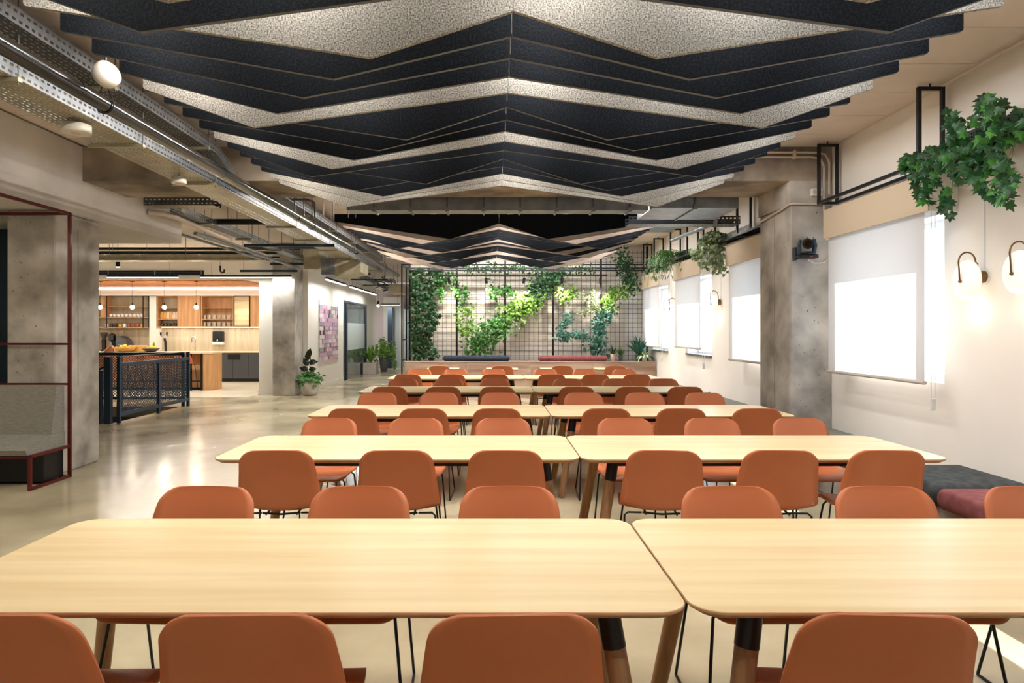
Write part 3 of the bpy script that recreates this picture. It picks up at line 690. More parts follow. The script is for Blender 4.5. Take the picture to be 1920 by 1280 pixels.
# ------------------------------------------------------------------ window wall fittings
BL = [(2.45, 4.18), (5.29, 6.96), (8.30, 9.87), (11.09, 12.75), (13.83, 15.45), (-0.3, 1.45)]
BN = ['window beside the camera', 'window nearest in view', 'window behind the concrete column', 'third window in view', 'window nearest the green wall', 'window behind the camera']
for i, (a, b) in enumerate(BL):
    pm = thing('pelmet', 'beige box pelmet over the %s' % BN[i], 'pelmet', (3.58, (a + b) / 2, 2.45), 0, 'beige pelmets')
    MB().bbox(3.46, 3.472, a, b, 2.45, 2.755, 0.003).build('front_board', 'pelmet', pm)
    MB().box(3.472, 3.699, a, a + 0.012, 2.45, 2.755).build('end_board', 'plaster', pm); MB().box(3.472, 3.699, b - 0.012, b, 2.45, 2.755).build('end_board', 'plaster', pm)
    MB().box(3.472, 3.699, a + 0.012, b - 0.012, 2.743, 2.755).build('top_board', 'pelmet', pm)
    zb = 1.08 if i != 3 else 1.2
    if i == 4: zb = 1.16
    bl = thing('roller_blind', 'grey roller blind in front of the %s' % BN[i], 'blind', (3.5, (a + b) / 2, zb), 0, 'roller blinds')
    a2, b2 = a + 0.10, b - 0.03
    MB().add([(3.5, a2, zb), (3.5, b2, zb), (3.5, b2, 2.66), (3.5, a2, 2.66)], [(0, 1, 2, 3)]).build('blind_cloth', 'blind_cloth', bl)
    MB().tube([(3.5, a2 - 0.004, zb), (3.5, b2 + 0.004, zb)], 0.016, 12).build('bottom_rail', 'pot_stone', bl)
    MB().tube([(3.53, a2, 2.68), (3.53, b2, 2.68)], 0.03, 12).build('roller', 'frame_white', bl)
    cm = MB().tube([(3.53, a2 - 0.035, 2.66), (3.53, a2 - 0.035, 0.95)], 0.003, 5).tube([(3.56, a2 - 0.035, 2.66), (3.56, a2 - 0.035, 0.95)], 0.003, 5)
    cd = cm.build('pull_chain', 'frame_white', bl)
    MB().bbox(3.525, 3.565, a2 - 0.045, a2 - 0.025, 0.86, 0.96, 0.006).build('chain_weight', 'frame_white', cd)
# planter shelves (black metal)
def shelf(label, y0, y1, fr_y, group):
    t = thing('planter_shelf', label, 'hanging shelf', (3.54, (y0 + y1) / 2, 2.85), 0, group); w_ = 0.028
    MB().bar((3.46, y0, 2.85), (3.46, y1, 2.85), w_).build('front_rail', 'black_metal', t); MB().bar((3.64, y0, 2.85), (3.64, y1, 2.85), w_).build('back_rail', 'black_metal', t)
    for y in fr_y:
        MB().bar((3.46, y, 2.85), (3.46, y, 3.46), w_).bar((3.65, y, 2.85), (3.65, y, 3.46), w_).bar((3.446, y, 3.46), (3.664, y, 3.46), w_).bar((3.446, y, 2.85), (3.664, y, 2.85), w_).tube([(3.55, y, 3.46), (3.55, y, 3.5)], 0.008, 6).build('hanging_frame', 'black_metal', t)
    m_ = MB(); y = y0 + 0.2
    for s in range(int((y1 - y0) / 0.6)):
        pass
    return t
def basket(t, y0, y1):
    m_ = MB()
    k = int((y1 - y0) / 0.025)
    for i in range(k + 1):
        y = y0 + (y1 - y0) * i / k; m_.box(3.47, 3.63, y - 0.002, y + 0.002, 2.865, 2.869)
        m_.box(3.466, 3.470, y - 0.002, y + 0.002, 2.865, 2.93)
    for i in range(8):
        x = 3.47 + 0.16 * i / 7; m_.box(x - 0.002, x + 0.002, y0, y1, 2.869, 2.873)
    for z in (2.89, 2.91, 2.93): m_.box(3.464, 3.468, y0, y1, z - 0.002, z + 0.002)
    m_.build('wire_basket', 'black_metal', t)['kind'] = 'stuff'
s1 = shelf('black hanging planter shelf over the nearest window, left of the big ivy', 5.4, 7.05, (5.4, 7.05), 'black planter shelves')
s0 = shelf('black planter shelf carrying the big ivy near the wall lamps', 2.6, 5.37, (2.9,), 'black planter shelves'); basket(s0, 3.9, 5.2)
s2 = shelf('black planter shelf behind the concrete column with the variegated ivy', 8.15, 11.0, (8.45, 9.4, 10.9), 'black planter shelves'); basket(s2, 8.9, 10.6)
s3 = shelf('black planter shelf near the green wall with the fern', 11.02, 15.3, (11.8, 12.9, 14.2, 15.2), 'black planter shelves'); basket(s3, 11.6, 13.4)
# conduits and junction box by the column top
t = thing('conduit', 'pair of pale conduits bending down the beam beside the column', 'conduit', (3.3, 7.2, 3.2))
MB().tube([(1.9, 7.22, 3.43), (3.52, 7.22, 3.43), (3.61, 7.22, 3.41), (3.655, 7.22, 3.33), (3.655, 7.22, 2.98)], 0.012, 8).build('conduit_tube', 'conduit', t)
MB().tube([(1.9, 7.22, 3.38), (3.46, 7.22, 3.38), (3.56, 7.22, 3.36), (3.60, 7.22, 3.28), (3.60, 7.22, 2.80)], 0.012, 8).build('conduit_tube', 'conduit', t)
MB().box(3.26, 3.29, 7.20, 7.25, 3.36, 3.45).build('conduit_clip', 'pelmet', t)
t = thing('conduit', 'pale conduit wrapped around the head of the window-side column', 'conduit', (3.25, 7.6, 2.86))
MB().tube([(3.225, 8.08, 2.80), (3.225, 7.4, 2.85), (3.235, 7.26, 2.875), (3.28, 7.232, 2.88), (3.68, 7.232, 2.87)], 0.013, 8).build('conduit_tube', 'conduit', t)
t = thing('junction_box', 'double white socket box high on the column beneath the beam', 'socket', (3.52, 7.24, 3.0))
MB().bbox(3.46, 3.58, 7.205, 7.25, 2.96, 3.04, 0.006).build('socket_box', 'white_plastic', t)
for x in (3.49, 3.55): MB().tube([(x, 7.200, 3.0), (x, 7.206, 3.0)], 0.02, 14).build('socket_face', 'conduit', t)
pipe('conduit', 'thin pipe along the corner of ceiling and window wall', [(3.60, 2.0, 3.47), (3.62, 5.35, 3.47)], 0.012, 'conduit')
# camera on column
t = thing('conference_camera', 'dark pan and tilt camera on the window-side concrete column', 'camera', (3.37, 7.12, 2.30))
MB().bbox(3.27, 3.47, 7.06, 7.20, 2.27, 2.315, 0.012).build('camera_base', 'black_metal', t)
MB().box(3.27, 3.29, 7.18, 7.25, 2.26, 2.40).build('wall_bracket', 'blue_black', t)
MB().lathe([(0.0, 0), (0.07, 0), (0.075, 0.02), (0.05, 0.03)], (3.37, 7.13, 2.315), 20).build('turning_collar', 'black_metal', t)
yk = MB()
yk.tube([(3.30, 7.13, 2.33), (3.285, 7.13, 2.40), (3.30, 7.13, 2.47)], 0.018, 8).tube([(3.44, 7.13, 2.33), (3.458, 7.13, 2.41), (3.44, 7.13, 2.48)], 0.024, 8).build('camera_yoke', 'blue_black', t)
hd = MB().tube([(3.39, 7.16, 2.44), (3.355, 7.07, 2.42)], 0.055, 18).build('camera_head', 'black_metal', t)
MB().tube([(3.3545, 7.069, 2.4198), (3.352, 7.063, 2.418)], 0.036, 18).build('camera_lens', 'lens', hd)
MB().box(3.375, 3.40, 7.057, 7.06, 2.285, 2.295).build('camera_badge', 'red_mark', t)
t = tag(MB().tube([(3.42, 7.21, 2.27), (3.50, 7.235, 2.235), (3.60, 7.235, 2.24), (3.66, 7.235, 2.29)], 0.006, 6).build('camera_cable', 'white'), 'white cable looping from the wall camera across the column', 'cable')
# wall lamps
def wall_lamp(y, z, label):
    t = thing('wall_lamp', label, 'wall lamp', (3.70, y, z), 0, 'globe wall lamps')
    MB().tube([(3.70, y, z), (3.688, y, z)], 0.062, 24).build('backplate', 'white', t)
    MB().tube([(3.688, y, z), (3.65, y, z)], 0.046, 24).build('lamp_mount', 'brass', t)
    yc = y + 0.05
    arc = [(3.66, y + 0.02, z + 0.04), (3.665, y + 0.03, z + 0.10)] + [(3.60 + 0.065 * math.cos(a_), yc, z + 0.115 + 0.075 * math.sin(a_)) for a_ in [math.radians(q) for q in range(0, 181, 20)]] + [(3.54, yc, z + 0.06), (3.545, yc, z - 0.03)]
    ar = MB().tube(arc, 0.006, 8).build('lamp_arm', 'brass', t)
    MB().ell((3.547, yc, z - 0.03), 0.013, 0.013, 0.013, 10, 8).build('arm_tip', 'brass', ar)
    MB().ell((3.60, yc, z - 0.02), 0.046, 0.142, 0.150, 28, 16).build('globe', 'glow_globe', t)
    MB().tube([(3.697, y, z + 0.06), (3.697, y, 2.75)], 0.004, 5).build('lamp_cord', 'frame_white', t)
    l = bpy.data.lights.new('lamp_glow', 'POINT'); l.energy = 0.8; l.color = (1, 0.88, 0.7); l.shadow_soft_size = 0.04
    o = bpy.data.objects.new('lamp_glow', l); C.objects.link(o); o.location = (3.60, y + 0.05, z - 0.23)
wall_lamp(5.00, 1.905, 'globe wall lamp just right of the nearest window')
wall_lamp(4.50, 1.92, 'globe wall lamp cut by the right picture edge')
wall_lamp(10.75, 1.96, 'globe wall lamp between the blinds past the concrete column')
wall_lamp(13.25, 1.96, 'nearer of the two small globe lamps by the far windows')
wall_lamp(13.68, 1.96, 'farther of the two small globe lamps by the far windows')
# wall bench and cushions
for k, (a, b) in enumerate(((3.1, 5.25), (5.75, 7.2), (8.7, 10.6), (11.5, 13.1))):
    s_ = thing('window_bench', 'low grey bench base along the window wall, %s from the camera' % ORD[k], 'bench', (3.35, (a + b) / 2, 0), 0, 'bench bases along the windows')
    MB().bbox(3.06, 3.69, a, b, 0.0, 0.30, 0.008).build('bench_base', 'concrete', s_)
def cushion(name, mt, x0, x1, y0, y1, z0, z1, label, r=0.045, cat='cushion'):
    m_ = MB(); R_ = r; rings = []
    for k in range(0, 9):
        a = math.pi * k / 8; ins = R_ * (1 - math.sin(a)); z = (z0 + z1) / 2 - (z1 - z0) / 2 * math.cos(a)
        rings.append([(p[0], p[1], z) for p in rrect(x0 + ins, x1 - ins, y0 + ins, y1 - ins, max(R_ * 1.3 - ins, 0.012), 4)])
    n = len(rings[0]); vs = [v for q in rings for v in q]
    m_.add(vs, [(i * n + j, i * n + (j + 1) % n, (i + 1) * n + (j + 1) % n, (i + 1) * n + j) for i in range(8) for j in range(n)], True)
    m_.add(rings[0], [tuple(range(n - 1, -1, -1))], True); m_.add(rings[-1], [tuple(range(n))], True)
    return tag(m_.build(name, mt), label, cat)
cushion('seat_cushion', 'fabric_dark', 3.0, 3.69, 4.52, 5.25, 0.30, 0.455, 'dark grey-green seat cushion on the wall bench under the lamps')
cushion('seat_cushion', 'fabric_pink', 2.99, 3.55, 3.82, 4.52, 0.30, 0.44, 'dusty pink seat cushion on the wall bench beside the dark one')
cushion('seat_cushion', 'fabric_dark', 3.0, 3.69, 3.1, 3.80, 0.30, 0.455, 'dark seat cushion at the near end of the wall bench')
cushion('seat_cushion', 'fabric_grey', 3.0, 3.69, 5.8, 7.18, 0.30, 0.455, 'grey seat cushion on the bench in front of the concrete column')
cushion('seat_cushion', 'fabric_grey', 3.0, 3.69, 8.75, 10.58, 0.30, 0.455, 'grey seat cushion on the bench behind the concrete column')
cushion('seat_cushion', 'fabric_grey', 3.0, 3.69, 11.55, 13.08, 0.30, 0.455, 'grey seat cushion on the bench farthest down the window wall')

# ------------------------------------------------------------------ foliage helpers
def leaf_geo(kind):
    if kind == 'ivy':
        pts = [(0, 0), (0.28, -0.10), (0.50, 0.12), (0.33, 0.30), (0.42, 0.62), (0.18, 0.55), (0, 1.0), (-0.18, 0.55), (-0.42, 0.62), (-0.33, 0.30), (-0.50, 0.12), (-0.28, -0.10)]
        vs = [(0, 0.35, 0.06)] + [(x, y, -0.10 * abs(x) - 0.05 * y * y) for x, y in pts]
        n = len(pts); return vs, [(0, i + 1, (i + 1) % n + 1) for i in range(n)]
    if kind == 'long':
        vs = [(0, 0, 0), (0.07, 0.35, 0.02), (0.06, 0.7, -0.05), (0, 1.0, -0.22), (-0.06, 0.7, -0.05), (-0.07, 0.35, 0.02), (0, 0.5, 0.04)]
        return vs, [(0, 1, 6), (1, 2, 6), (2, 3, 6), (3, 4, 6), (4, 5, 6), (5, 0, 6)]
    vs = [(0, 0, 0), (0.28, 0.25, 0.02), (0.30, 0.55, -0.02), (0, 1.0, -0.15), (-0.30, 0.55, -0.02), (-0.28, 0.25, 0.02), (0, 0.5, 0.07)]
    return vs, [(0, 1, 6), (1, 2, 6), (2, 3, 6), (3, 4, 6), (4, 5, 6), (5, 0, 6)]
LG = {k: leaf_geo(k) for k in ('ivy', 'long', 'oval')}
def leaf_rot(face=(0, -1, 0.3), spread=0.8, down=True):
    n = (Vector(face).normalized() + Vector((random.uniform(-1, 1), random.uniform(-1, 1), random.uniform(-1, 1))) * spread).normalized()
    t = Vector((random.uniform(-1, 1), random.uniform(-0.4, 0.4), random.uniform(-1.3, 0.3) if down else random.uniform(-1, 1)))
    t = (t - n * t.dot(n)).normalized(); x = t.cross(n)
    return Matrix((x, t, n)).transposed()
def add_leaf(m_, p, size, kind, R_):
    vs, fs = LG[kind]; m_.add([Vector(p) + R_ @ (Vector(v) * size) for v in vs], fs)
def plant(name, label, pts, size, kind, mt, stems=(), cat='plant', face=(0, -1, 0.3), spread=0.8, group=None, loc=None):
    loc = loc or tuple(pts[0]); t = thing(name, label, cat, loc, 0, group); m_ = MB()
    for p in pts: add_leaf(m_, p, size * random.uniform(0.6, 1.25), kind, leaf_rot(face, spread))
    m_.build('foliage', mt, t)['kind'] = 'stuff'
    if stems:
        s_ = MB()
        for q in stems: s_.tube(q, 0.006, 5)
        s_.build('stem', 'stem', t)
    return t
random.seed(11)
# big ivy, leaves as single parts
t = thing('potted_ivy', 'large dark green ivy trailing from the near planter shelf by the lamps', 'plant', (3.5, 4.9, 2.87))
iv = MB(); add_leaf(iv, (0, 0, 0), 1.0, 'ivy', Matrix.Identity(3)); LM = []
for mm in ('leaf_dark', 'leaf_mid', 'leaf_dark'):
    me = bpy.data.meshes.new('ivy_leaf'); me.from_pydata(iv.v, [], iv.f); me.materials.append(M[mm]); LM.append(me)
def ivy_at(px, py, jx=0.0, deep=0.0):
    X = 3.42 + jx; Y = X * F / (px - VX)
    return Vector((X, Y, H - (py - VY) * Y / F))
poly = []
def blob(cx, cy, rx, ry, n):
    for _ in range(n):
        while True:
            a, b = random.uniform(-1, 1), random.uniform(-1, 1)
            if a * a + b * b < 1: break
        poly.append((cx + a * rx, cy + b * ry, random.uniform(-0.22, 0.12)))
blob(1830, 265, 55, 42, 48); blob(1880, 230, 45, 35, 36); blob(1790, 290, 60, 26, 42); blob(1730, 300, 36, 16, 30); blob(1845, 310, 40, 38, 34); blob(1850, 215, 35, 30, 14)
strand_px = [[(1725, 300), (1722, 330), (1730, 360), (1742, 388)], [(1790, 310), (1785, 350), (1775, 380), (1778, 412)], [(1712, 295), (1700, 305), (1708, 335)], [(1895, 320), (1900, 345), (1880, 372)], [(1740, 290), (1750, 330), (1752, 350)], [(1830, 320), (1835, 345), (1850, 362), (1875, 375)], [(1870, 320), (1885, 345), (1890, 365)], [(1800, 250), (1778, 225), (1775, 210)], [(1855, 215), (1848, 190), (1858, 180)]]
stems = []
for s_ in strand_px:
    for i in range(len(s_) - 1):
        for k in range(5):
            f_ = k / 5; poly.append((s_[i][0] * (1 - f_) + s_[i + 1][0] * f_ + random.uniform(-7, 7), s_[i][1] * (1 - f_) + s_[i + 1][1] * f_ + random.uniform(-5, 5), random.uniform(-0.14, -0.06)))
    stems.append([ivy_at(a, b, -0.10) for a, b in s_])
random.shuffle(poly); LOC = Vector((3.5, 4.9, 2.87))
for i, (a, b, j) in enumerate(poly[:298]):
    o = bpy.data.objects.new('leaf', LM[i % 3]); C.objects.link(o); o.parent = t
    R_ = leaf_rot((-0.5, -1, 0.3), 0.55); sz = random.uniform(0.058, 0.095)
    o.matrix_local = Matrix.Translation(ivy_at(a, b, j) - LOC) @ R_.to_4x4() @ Matrix.Scale(sz, 4)
m_ = MB()
for (a, b, j) in [random.choice(poly) for _ in range(230)]:
    add_leaf(m_, ivy_at(a + random.uniform(-9, 9), b + random.uniform(-8, 8), min(j + random.uniform(-0.04, 0.10), 0.16)), random.uniform(0.05, 0.085), 'ivy', leaf_rot((-0.5, -1, 0.3), 0.7))
m_.build('foliage', 'leaf_dark', t)['kind'] = 'stuff'
m_ = MB()
for q in stems: m_.tube(q, 0.0035, 5)
for _ in range(22):
    a, b, j = random.choice(poly); q = ivy_at(a, b, j); m_.tube([(3.52, min(max(q.y, 4.0), 5.3), 2.88), (Vector((3.45, q.y, 2.98)) + q) / 2, q], 0.0025, 4)
m_.build('stem', 'stem', t)
MB().box(3.49, 3.62, 4.25, 5.1, 2.872, 2.96).build('planter_trough', 'pot_dark', t)
# hanging loop of white wire
tag(MB().tube([P(1735, 318, 5.25), P(1760, 325, 5.2), P(1772, 345, 5.2), P(1762, 372, 5.2), P(1748, 360, 5.2), P(1750, 335, 5.2), P(1765, 325, 5.18)], 0.003, 5).build('loose_wire', 'white'), 'thin white wire looping under the big ivy over the pelmet end', 'cable')
def cloud(c0, rx, ry, Y, n, dy=0.15):
    out = []
    for _ in range(n):
        while True:
            a, b = random.uniform(-1, 1), random.uniform(-1, 1)
            if a * a + b * b < 1: break
        out.append(P(c0[0] + a * rx, c0[1] + b * ry, Y + random.uniform(-dy, dy)))
    return out
pts = cloud((1335, 455), 26, 18, 10.2, 260) + cloud((1330, 480), 28, 24, 10.0, 240) + cloud((1350, 505), 14, 10, 10.0, 40) + cloud((1305, 475), 14, 10, 10.2, 50)
plant('potted_ivy', 'variegated ivy hanging from the shelf beyond the concrete column', pts, 0.055, 'ivy', 'leaf_pale', face=(-0.6, -1, 0.2), stems=[[(3.5, 10.2, 2.88), tuple(P(1335, 470, 10.2)), tuple(P(1352, 508, 10.0))]])
plant('potted_ivy', 'dark ivy growing upright on the shelf above the variegated one', cloud((1340, 448), 26, 14, 10.35, 160), 0.06, 'ivy', 'leaf_dark', face=(-0.5, -1, 0.4))
# fern/palm
t = thing('fern', 'spiky green fern arching from the far planter shelf', 'plant', (3.45, 12.6, 2.87)); m_ = MB(); s_ = MB()
for k in range(44):
    a = random.uniform(-3.1, 0.6); base = Vector((3.45, 12.6 + random.uniform(-.15, .15), 2.9)); L_ = random.uniform(0.35, 0.62)
    out = Vector((math.cos(a) * 0.9 - 0.35, math.sin(a) * 0.6, 0)).normalized()
    prev = base; pts = [base]
    for q in range(1, 9):
        f_ = q / 8; pts.append(base + out * L_ * f_ + Vector((0, 0, 0.18 * math.sin(f_ * 2.2) - 0.42 * f_ * f_ * (0.6 + 0.6 * (k % 3) / 2))))
    s_.tube(pts, 0.004, 4)
    for q in range(1, 9):
        d = (pts[q] - pts[q - 1]).normalized()
        for sd in (-1, 1):
            n = Vector((0, -0.4, 1)); x = (d.cross(n)).normalized() * sd; dirn = (d * 0.8 + x * 0.6 + Vector((0, 0, -0.25))).normalized()
            nn = (n - dirn * n.dot(dirn)).normalized(); R_ = Matrix((dirn.cross(nn), dirn, nn)).transposed(); add_leaf(m_, pts[q], 0.13, 'long', R_)
m_.build('fronds', 'leaf_mid', t)['kind'] = 'stuff'; s_.build('stem', 'stem', t)
MB().lathe([(0.05, 0), (0.07, 0.09)], (3.55, 12.6, 2.872), 14).build('pot', 'pot_dark', t)

# ------------------------------------------------------------------ green wall
YG = 15.45
t = thing('trellis', 'black wire trellis on the back wall carrying climbing plants', 'trellis', (0.9, YG, 0.8))
xs = [-1.9, -0.81, 0.31, 1.42, 2.53, 3.6]
for k in range(5):
    m_ = MB(); ztop = 3.0 if k < 3 else 3.36
    n = 10; x0, x1 = xs[k] + 0.02, xs[k + 1] - 0.02
    for i in range(n + 1):
        x = x0 + (x1 - x0) * i / n; m_.box(x - 0.004, x + 0.004, YG - 0.004, YG + 0.004, 0.82, ztop)
    nz = int((ztop - 0.82) / 0.108)
    for i in range(nz + 1):
        z = 0.82 + i * 0.108; m_.box(x0, x1, YG - 0.012, YG - 0.004, z - 0.004, z + 0.004)
    m_.build('wire_mesh', 'black_metal', t)['kind'] = 'stuff'
for x in xs: MB().box(x - 0.02, x + 0.02, YG - 0.03, YG + 0.02, 0.75, 3.3 if x < 2.5 else 3.45).build('post', 'black_metal', t)
for k, (zz, yy, x0, x1) in enumerate(((2.95, 14.62, -1.97, 3.6), (2.95, 15.44, -1.97, 3.6), (2.76, 15.1, -1.6, 2.62), (2.88, 15.2, -1.9, 3.6))):
    MB().bar((x0, yy, zz), (x1, yy, zz), 0.03).build('rail', 'black_metal', t)
for y in (14.65, 15.44): MB().box(-1.99, -1.96, y - 0.015, y + 0.015, 0, 2.97).build('post', 'black_metal', t)
MB().bar((-1.975, 14.65, 2.95), (-1.975, 15.44, 2.95), 0.028).bar((-1.975, 14.65, 0.85), (-1.975, 15.44, 0.85), 0.02).bar((-1.975, 14.65, 1.3), (-1.975, 15.44, 1.3), 0.02).build('side_rail', 'black_metal', t)
def zpx(x, y): return (740 + x / 3.84, 440 + y / 3.84)
def wallpts(segs, n, wd, Y=15.36, dy=0.07):
    """scatter along zoom-space polyline"""
    out = []; lens = [math.hypot(segs[i + 1][0] - segs[i][0], segs[i + 1][1] - segs[i][1]) for i in range(len(segs) - 1)]; T = sum(lens)
    for _ in range(n):
        r = random.uniform(0, T); i = 0
        while r > lens[i] and i < len(lens) - 1: r -= lens[i]; i += 1
        f_ = r / lens[i]; x = segs[i][0] * (1 - f_) + segs[i + 1][0] * f_ + random.gauss(0, wd * 0.5); y = segs[i][1] * (1 - f_) + segs[i + 1][1] * f_ + random.gauss(0, wd * 0.5)
        q = zpx(x, y); out.append(P(q[0], q[1], Y + random.uniform(-dy, dy)))
    return out
def stem_of(segs, Y=15.4): return [[tuple(P(*zpx(*s), Y)) for s in segs]]
VINES = [
 ('dense dark climber covering the left end of the trellis from top to bench', [(215, 250), (225, 560), (200, 880)], 0, 0, 'leaf_dark', 'oval', 0.10),
 ('bright green climber tumbling at the upper left corner of the trellis', [(320, 260), (330, 450)], 90, 30, 'leaf_mid', 'oval', 0.10),
 ('thin climber hanging beside the second trellis post', [(420, 270), (430, 420), (500, 400), (480, 510)], 130, 45, 'leaf_mid', 'oval', 0.085),
 ('yellow-green climber low on the second trellis panel', [(580, 520), (470, 560), (480, 700), (545, 700), (545, 600)], 150, 38, 'leaf_light', 'oval', 0.085),
 ('broad bushy climber rising diagonally from the navy bolster', [(560, 820), (640, 780), (700, 680), (800, 620)], 560, 80, 'leaf_mid', 'oval', 0.095),
 ('lush lit climber crossing the middle of the trellis diagonally', [(820, 560), (900, 530), (960, 500), (1010, 440)], 560, 85, 'leaf_light', 'oval', 0.095),
 ('dark climber at the upper end of the diagonal, below the baffles', [(1010, 420), (1080, 350), (1150, 300), (1180, 270)], 480, 75, 'leaf_dark', 'oval', 0.09),
 ('sparse round-leaved climber upper middle beside the third post', [(700, 350), (710, 440), (780, 380), (830, 420)], 70, 32, 'leaf_mid', 'oval', 0.10),
 ('row of small trailing plants along the trellis top rail', [(500, 240), (700, 230), (900, 240), (1100, 250), (1300, 250), (1440, 240)], 380, 42, 'leaf_dark', 'oval', 0.065),
 ('yellowish climber right of the middle post', [(1190, 400), (1220, 470), (1280, 420), (1290, 370)], 130, 42, 'leaf_light', 'oval', 0.08),
 ('grey-green wispy climber near the fifth trellis post', [(1340, 440), (1420, 420), (1450, 530), (1340, 560)], 200, 45, 'leaf_pale', 'oval', 0.06),
 ('loose ivy low on the trellis over the pink bolster', [(1250, 580), (1200, 660), (1190, 740), (1280, 720), (1380, 720), (1370, 770)], 240, 38, 'leaf_blue', 'ivy', 0.065),
 ('bushy climber at the upper right corner of the trellis', [(1640, 140), (1660, 220), (1680, 280), (1700, 380)], 330, 62, 'leaf_dark', 'oval', 0.08),
 ('lit climber on the right side descending to the left', [(1680, 400), (1580, 420), (1540, 470), (1530, 540)], 260, 55, 'leaf_light', 'oval', 0.08),
 ('dense dark climber falling to the bench at the right', [(1540, 560), (1480, 610), (1470, 740), (1440, 830), (1490, 850)], 430, 55, 'leaf_blue', 'oval', 0.085),
]
for (lab, segs, n, wd, mt, kd, sz) in VINES:
    if n == 0:
        pts = []
        for _ in range(1000):
            y = random.uniform(235, 885); wl_ = 125 + 12 * math.sin(y / 60); wr_ = 300 + 25 * math.sin(y / 45 + 1) - (y > 700) * 20
            if y < 330: wr_ += 60
            q = zpx(random.uniform(wl_, wr_), y); pts.append(P(q[0], q[1], 15.33 + random.uniform(-0.12, 0.1)))
        plant('climbing_plant', lab, pts, sz, kd, mt, stem_of(segs), spread=0.6, group='climbing plants of the green wall', loc=tuple(P(*zpx(*segs[-1]), 15.4)))
        m2 = MB()
    else:
        plant('climbing_plant', lab, wallpts(segs, n, wd), sz, kd, mt, stem_of(segs), spread=0.6, group='climbing plants of the green wall')
# plywood bench/backrest with bolsters
bx = thing('plywood_bench', 'plywood bench back in front of the green wall', 'bench', (0.87, 15.0, 0))
for k in range(4):
    a = -1.95 + k * 1.41; MB().box(a + 0.002, a + 1.408, 14.95, 14.97, 0.0, 0.79).build('front_panel', 'plywood', bx)
MB().bbox(-1.95, 3.69, 14.94, 15.40, 0.79, 0.815, 0.004).build('top_board', 'plywood', bx)
MB().box(-1.95, -1.93, 14.97, 15.40, 0, 0.79).build('end_panel', 'plywood', bx)
cushion('bolster', 'fabric_navy', -1.1, 0.41, 14.98, 15.14, 0.815, 0.945, 'long navy bolster cushion lying on the plywood bench back', 0.06, 'bolster')
cushion('bolster', 'fabric_pink', 1.05, 2.61, 14.98, 15.14, 0.815, 0.945, 'long dusty pink bolster cushion lying on the plywood bench back', 0.06, 'bolster')
def pot(label, name, x, y, z, r0, r1, h, mt, pts, size, kind, ml, face=(0, -1, 0.5), spread=0.8, stems=()):
    t = thing(name, label, 'potted plant', (x, y, z))
    MB().lathe([(r0 * 0.9, 0), (r0, 0.02), (r1, h), (r1 - 0.015, h), (r1 - 0.02, h - 0.03)], (x, y, z), 24).build('pot', mt, t)
    MB().lathe([(0.0, h - 0.03), (r1 - 0.018, h - 0.031)], (x, y, z), 20).build('soil', 'soil', t)
    m_ = MB()
    for p in pts: add_leaf(m_, p, size * random.uniform(0.7, 1.2), kind, leaf_rot(face, spread, down=False))
    if pts: m_.build('foliage', ml, t)['kind'] = 'stuff'
    if stems:
        s_ = MB()
        for q in stems: s_.tube(q, 0.006, 5)
        s_.build('stem', 'stem', t)
    return t
def blades(t, base, n, L_, mt, w_=0.035, arch=0.5, up=0.9):
    m_ = MB()
    for k in range(n):
        a = random.uniform(0, 2 * math.pi); d = Vector((math.cos(a), math.sin(a), 0)); l = L_ * random.uniform(0.6, 1.1); pts = []
        sd = Vector((-d.y, d.x, 0)); sp_ = random.uniform(0.15, 1.0) * arch
        for q in range(6):
            f_ = q / 5; c = Vector(base) + d * l * sp_ * f_ + Vector((0, 0, l * up * f_ - l * sp_ * 0.9 * f_ * f_)); ww = w_ * (math.sin(math.pi * min(0.95, 0.15 + f_ * 0.85)) + 0.05)
            pts += [c - sd * ww / 2, c + sd * ww / 2]
        m_.add(pts, [(2 * i, 2 * i + 1, 2 * i + 3, 2 * i + 2) for i in range(5)])
    m_.build('blades', mt, t)['kind'] = 'stuff'
t = pot('small spiky plant in pinkish pot on the plywood bench', 'potted_plant', 2.76, 15.2, 0.815, 0.05, 0.06, 0.16, 'pot_pink', [], 0, 'oval', 'leaf_dark'); blades(t, (2.76, 15.2, 0.93), 40, 0.34, 'leaf_dark', 0.022, 0.7)
t = pot('second spiky plant on the bench beside the pinkish pot', 'potted_plant', 2.95, 15.25, 0.815, 0.04, 0.05, 0.12, 'pot_dark', [], 0, 'oval', 'leaf_dark'); blades(t, (2.95, 15.25, 0.9), 40, 0.36, 'leaf_mid', 0.02, 0.7)
t = pot('tall broad-bladed plant at the window end of the plywood bench', 'potted_plant', 3.35, 15.22, 0.815, 0.07, 0.09, 0.14, 'pot_dark', [], 0, 'oval', 'leaf_dark'); blades(t, (3.35, 15.22, 0.92), 60, 0.62, 'leaf_blue', 0.06, 0.8, 1.0)
t = pot('pale blue-green low plant spilling over the bench by the window', 'potted_plant', 3.45, 15.05, 0.815, 0.05, 0.06, 0.10, 'white', [], 0, 'oval', 'leaf_dark'); blades(t, (3.45, 15.05, 0.9), 50, 0.36, 'leaf_pale', 0.05, 1.0, 0.6)
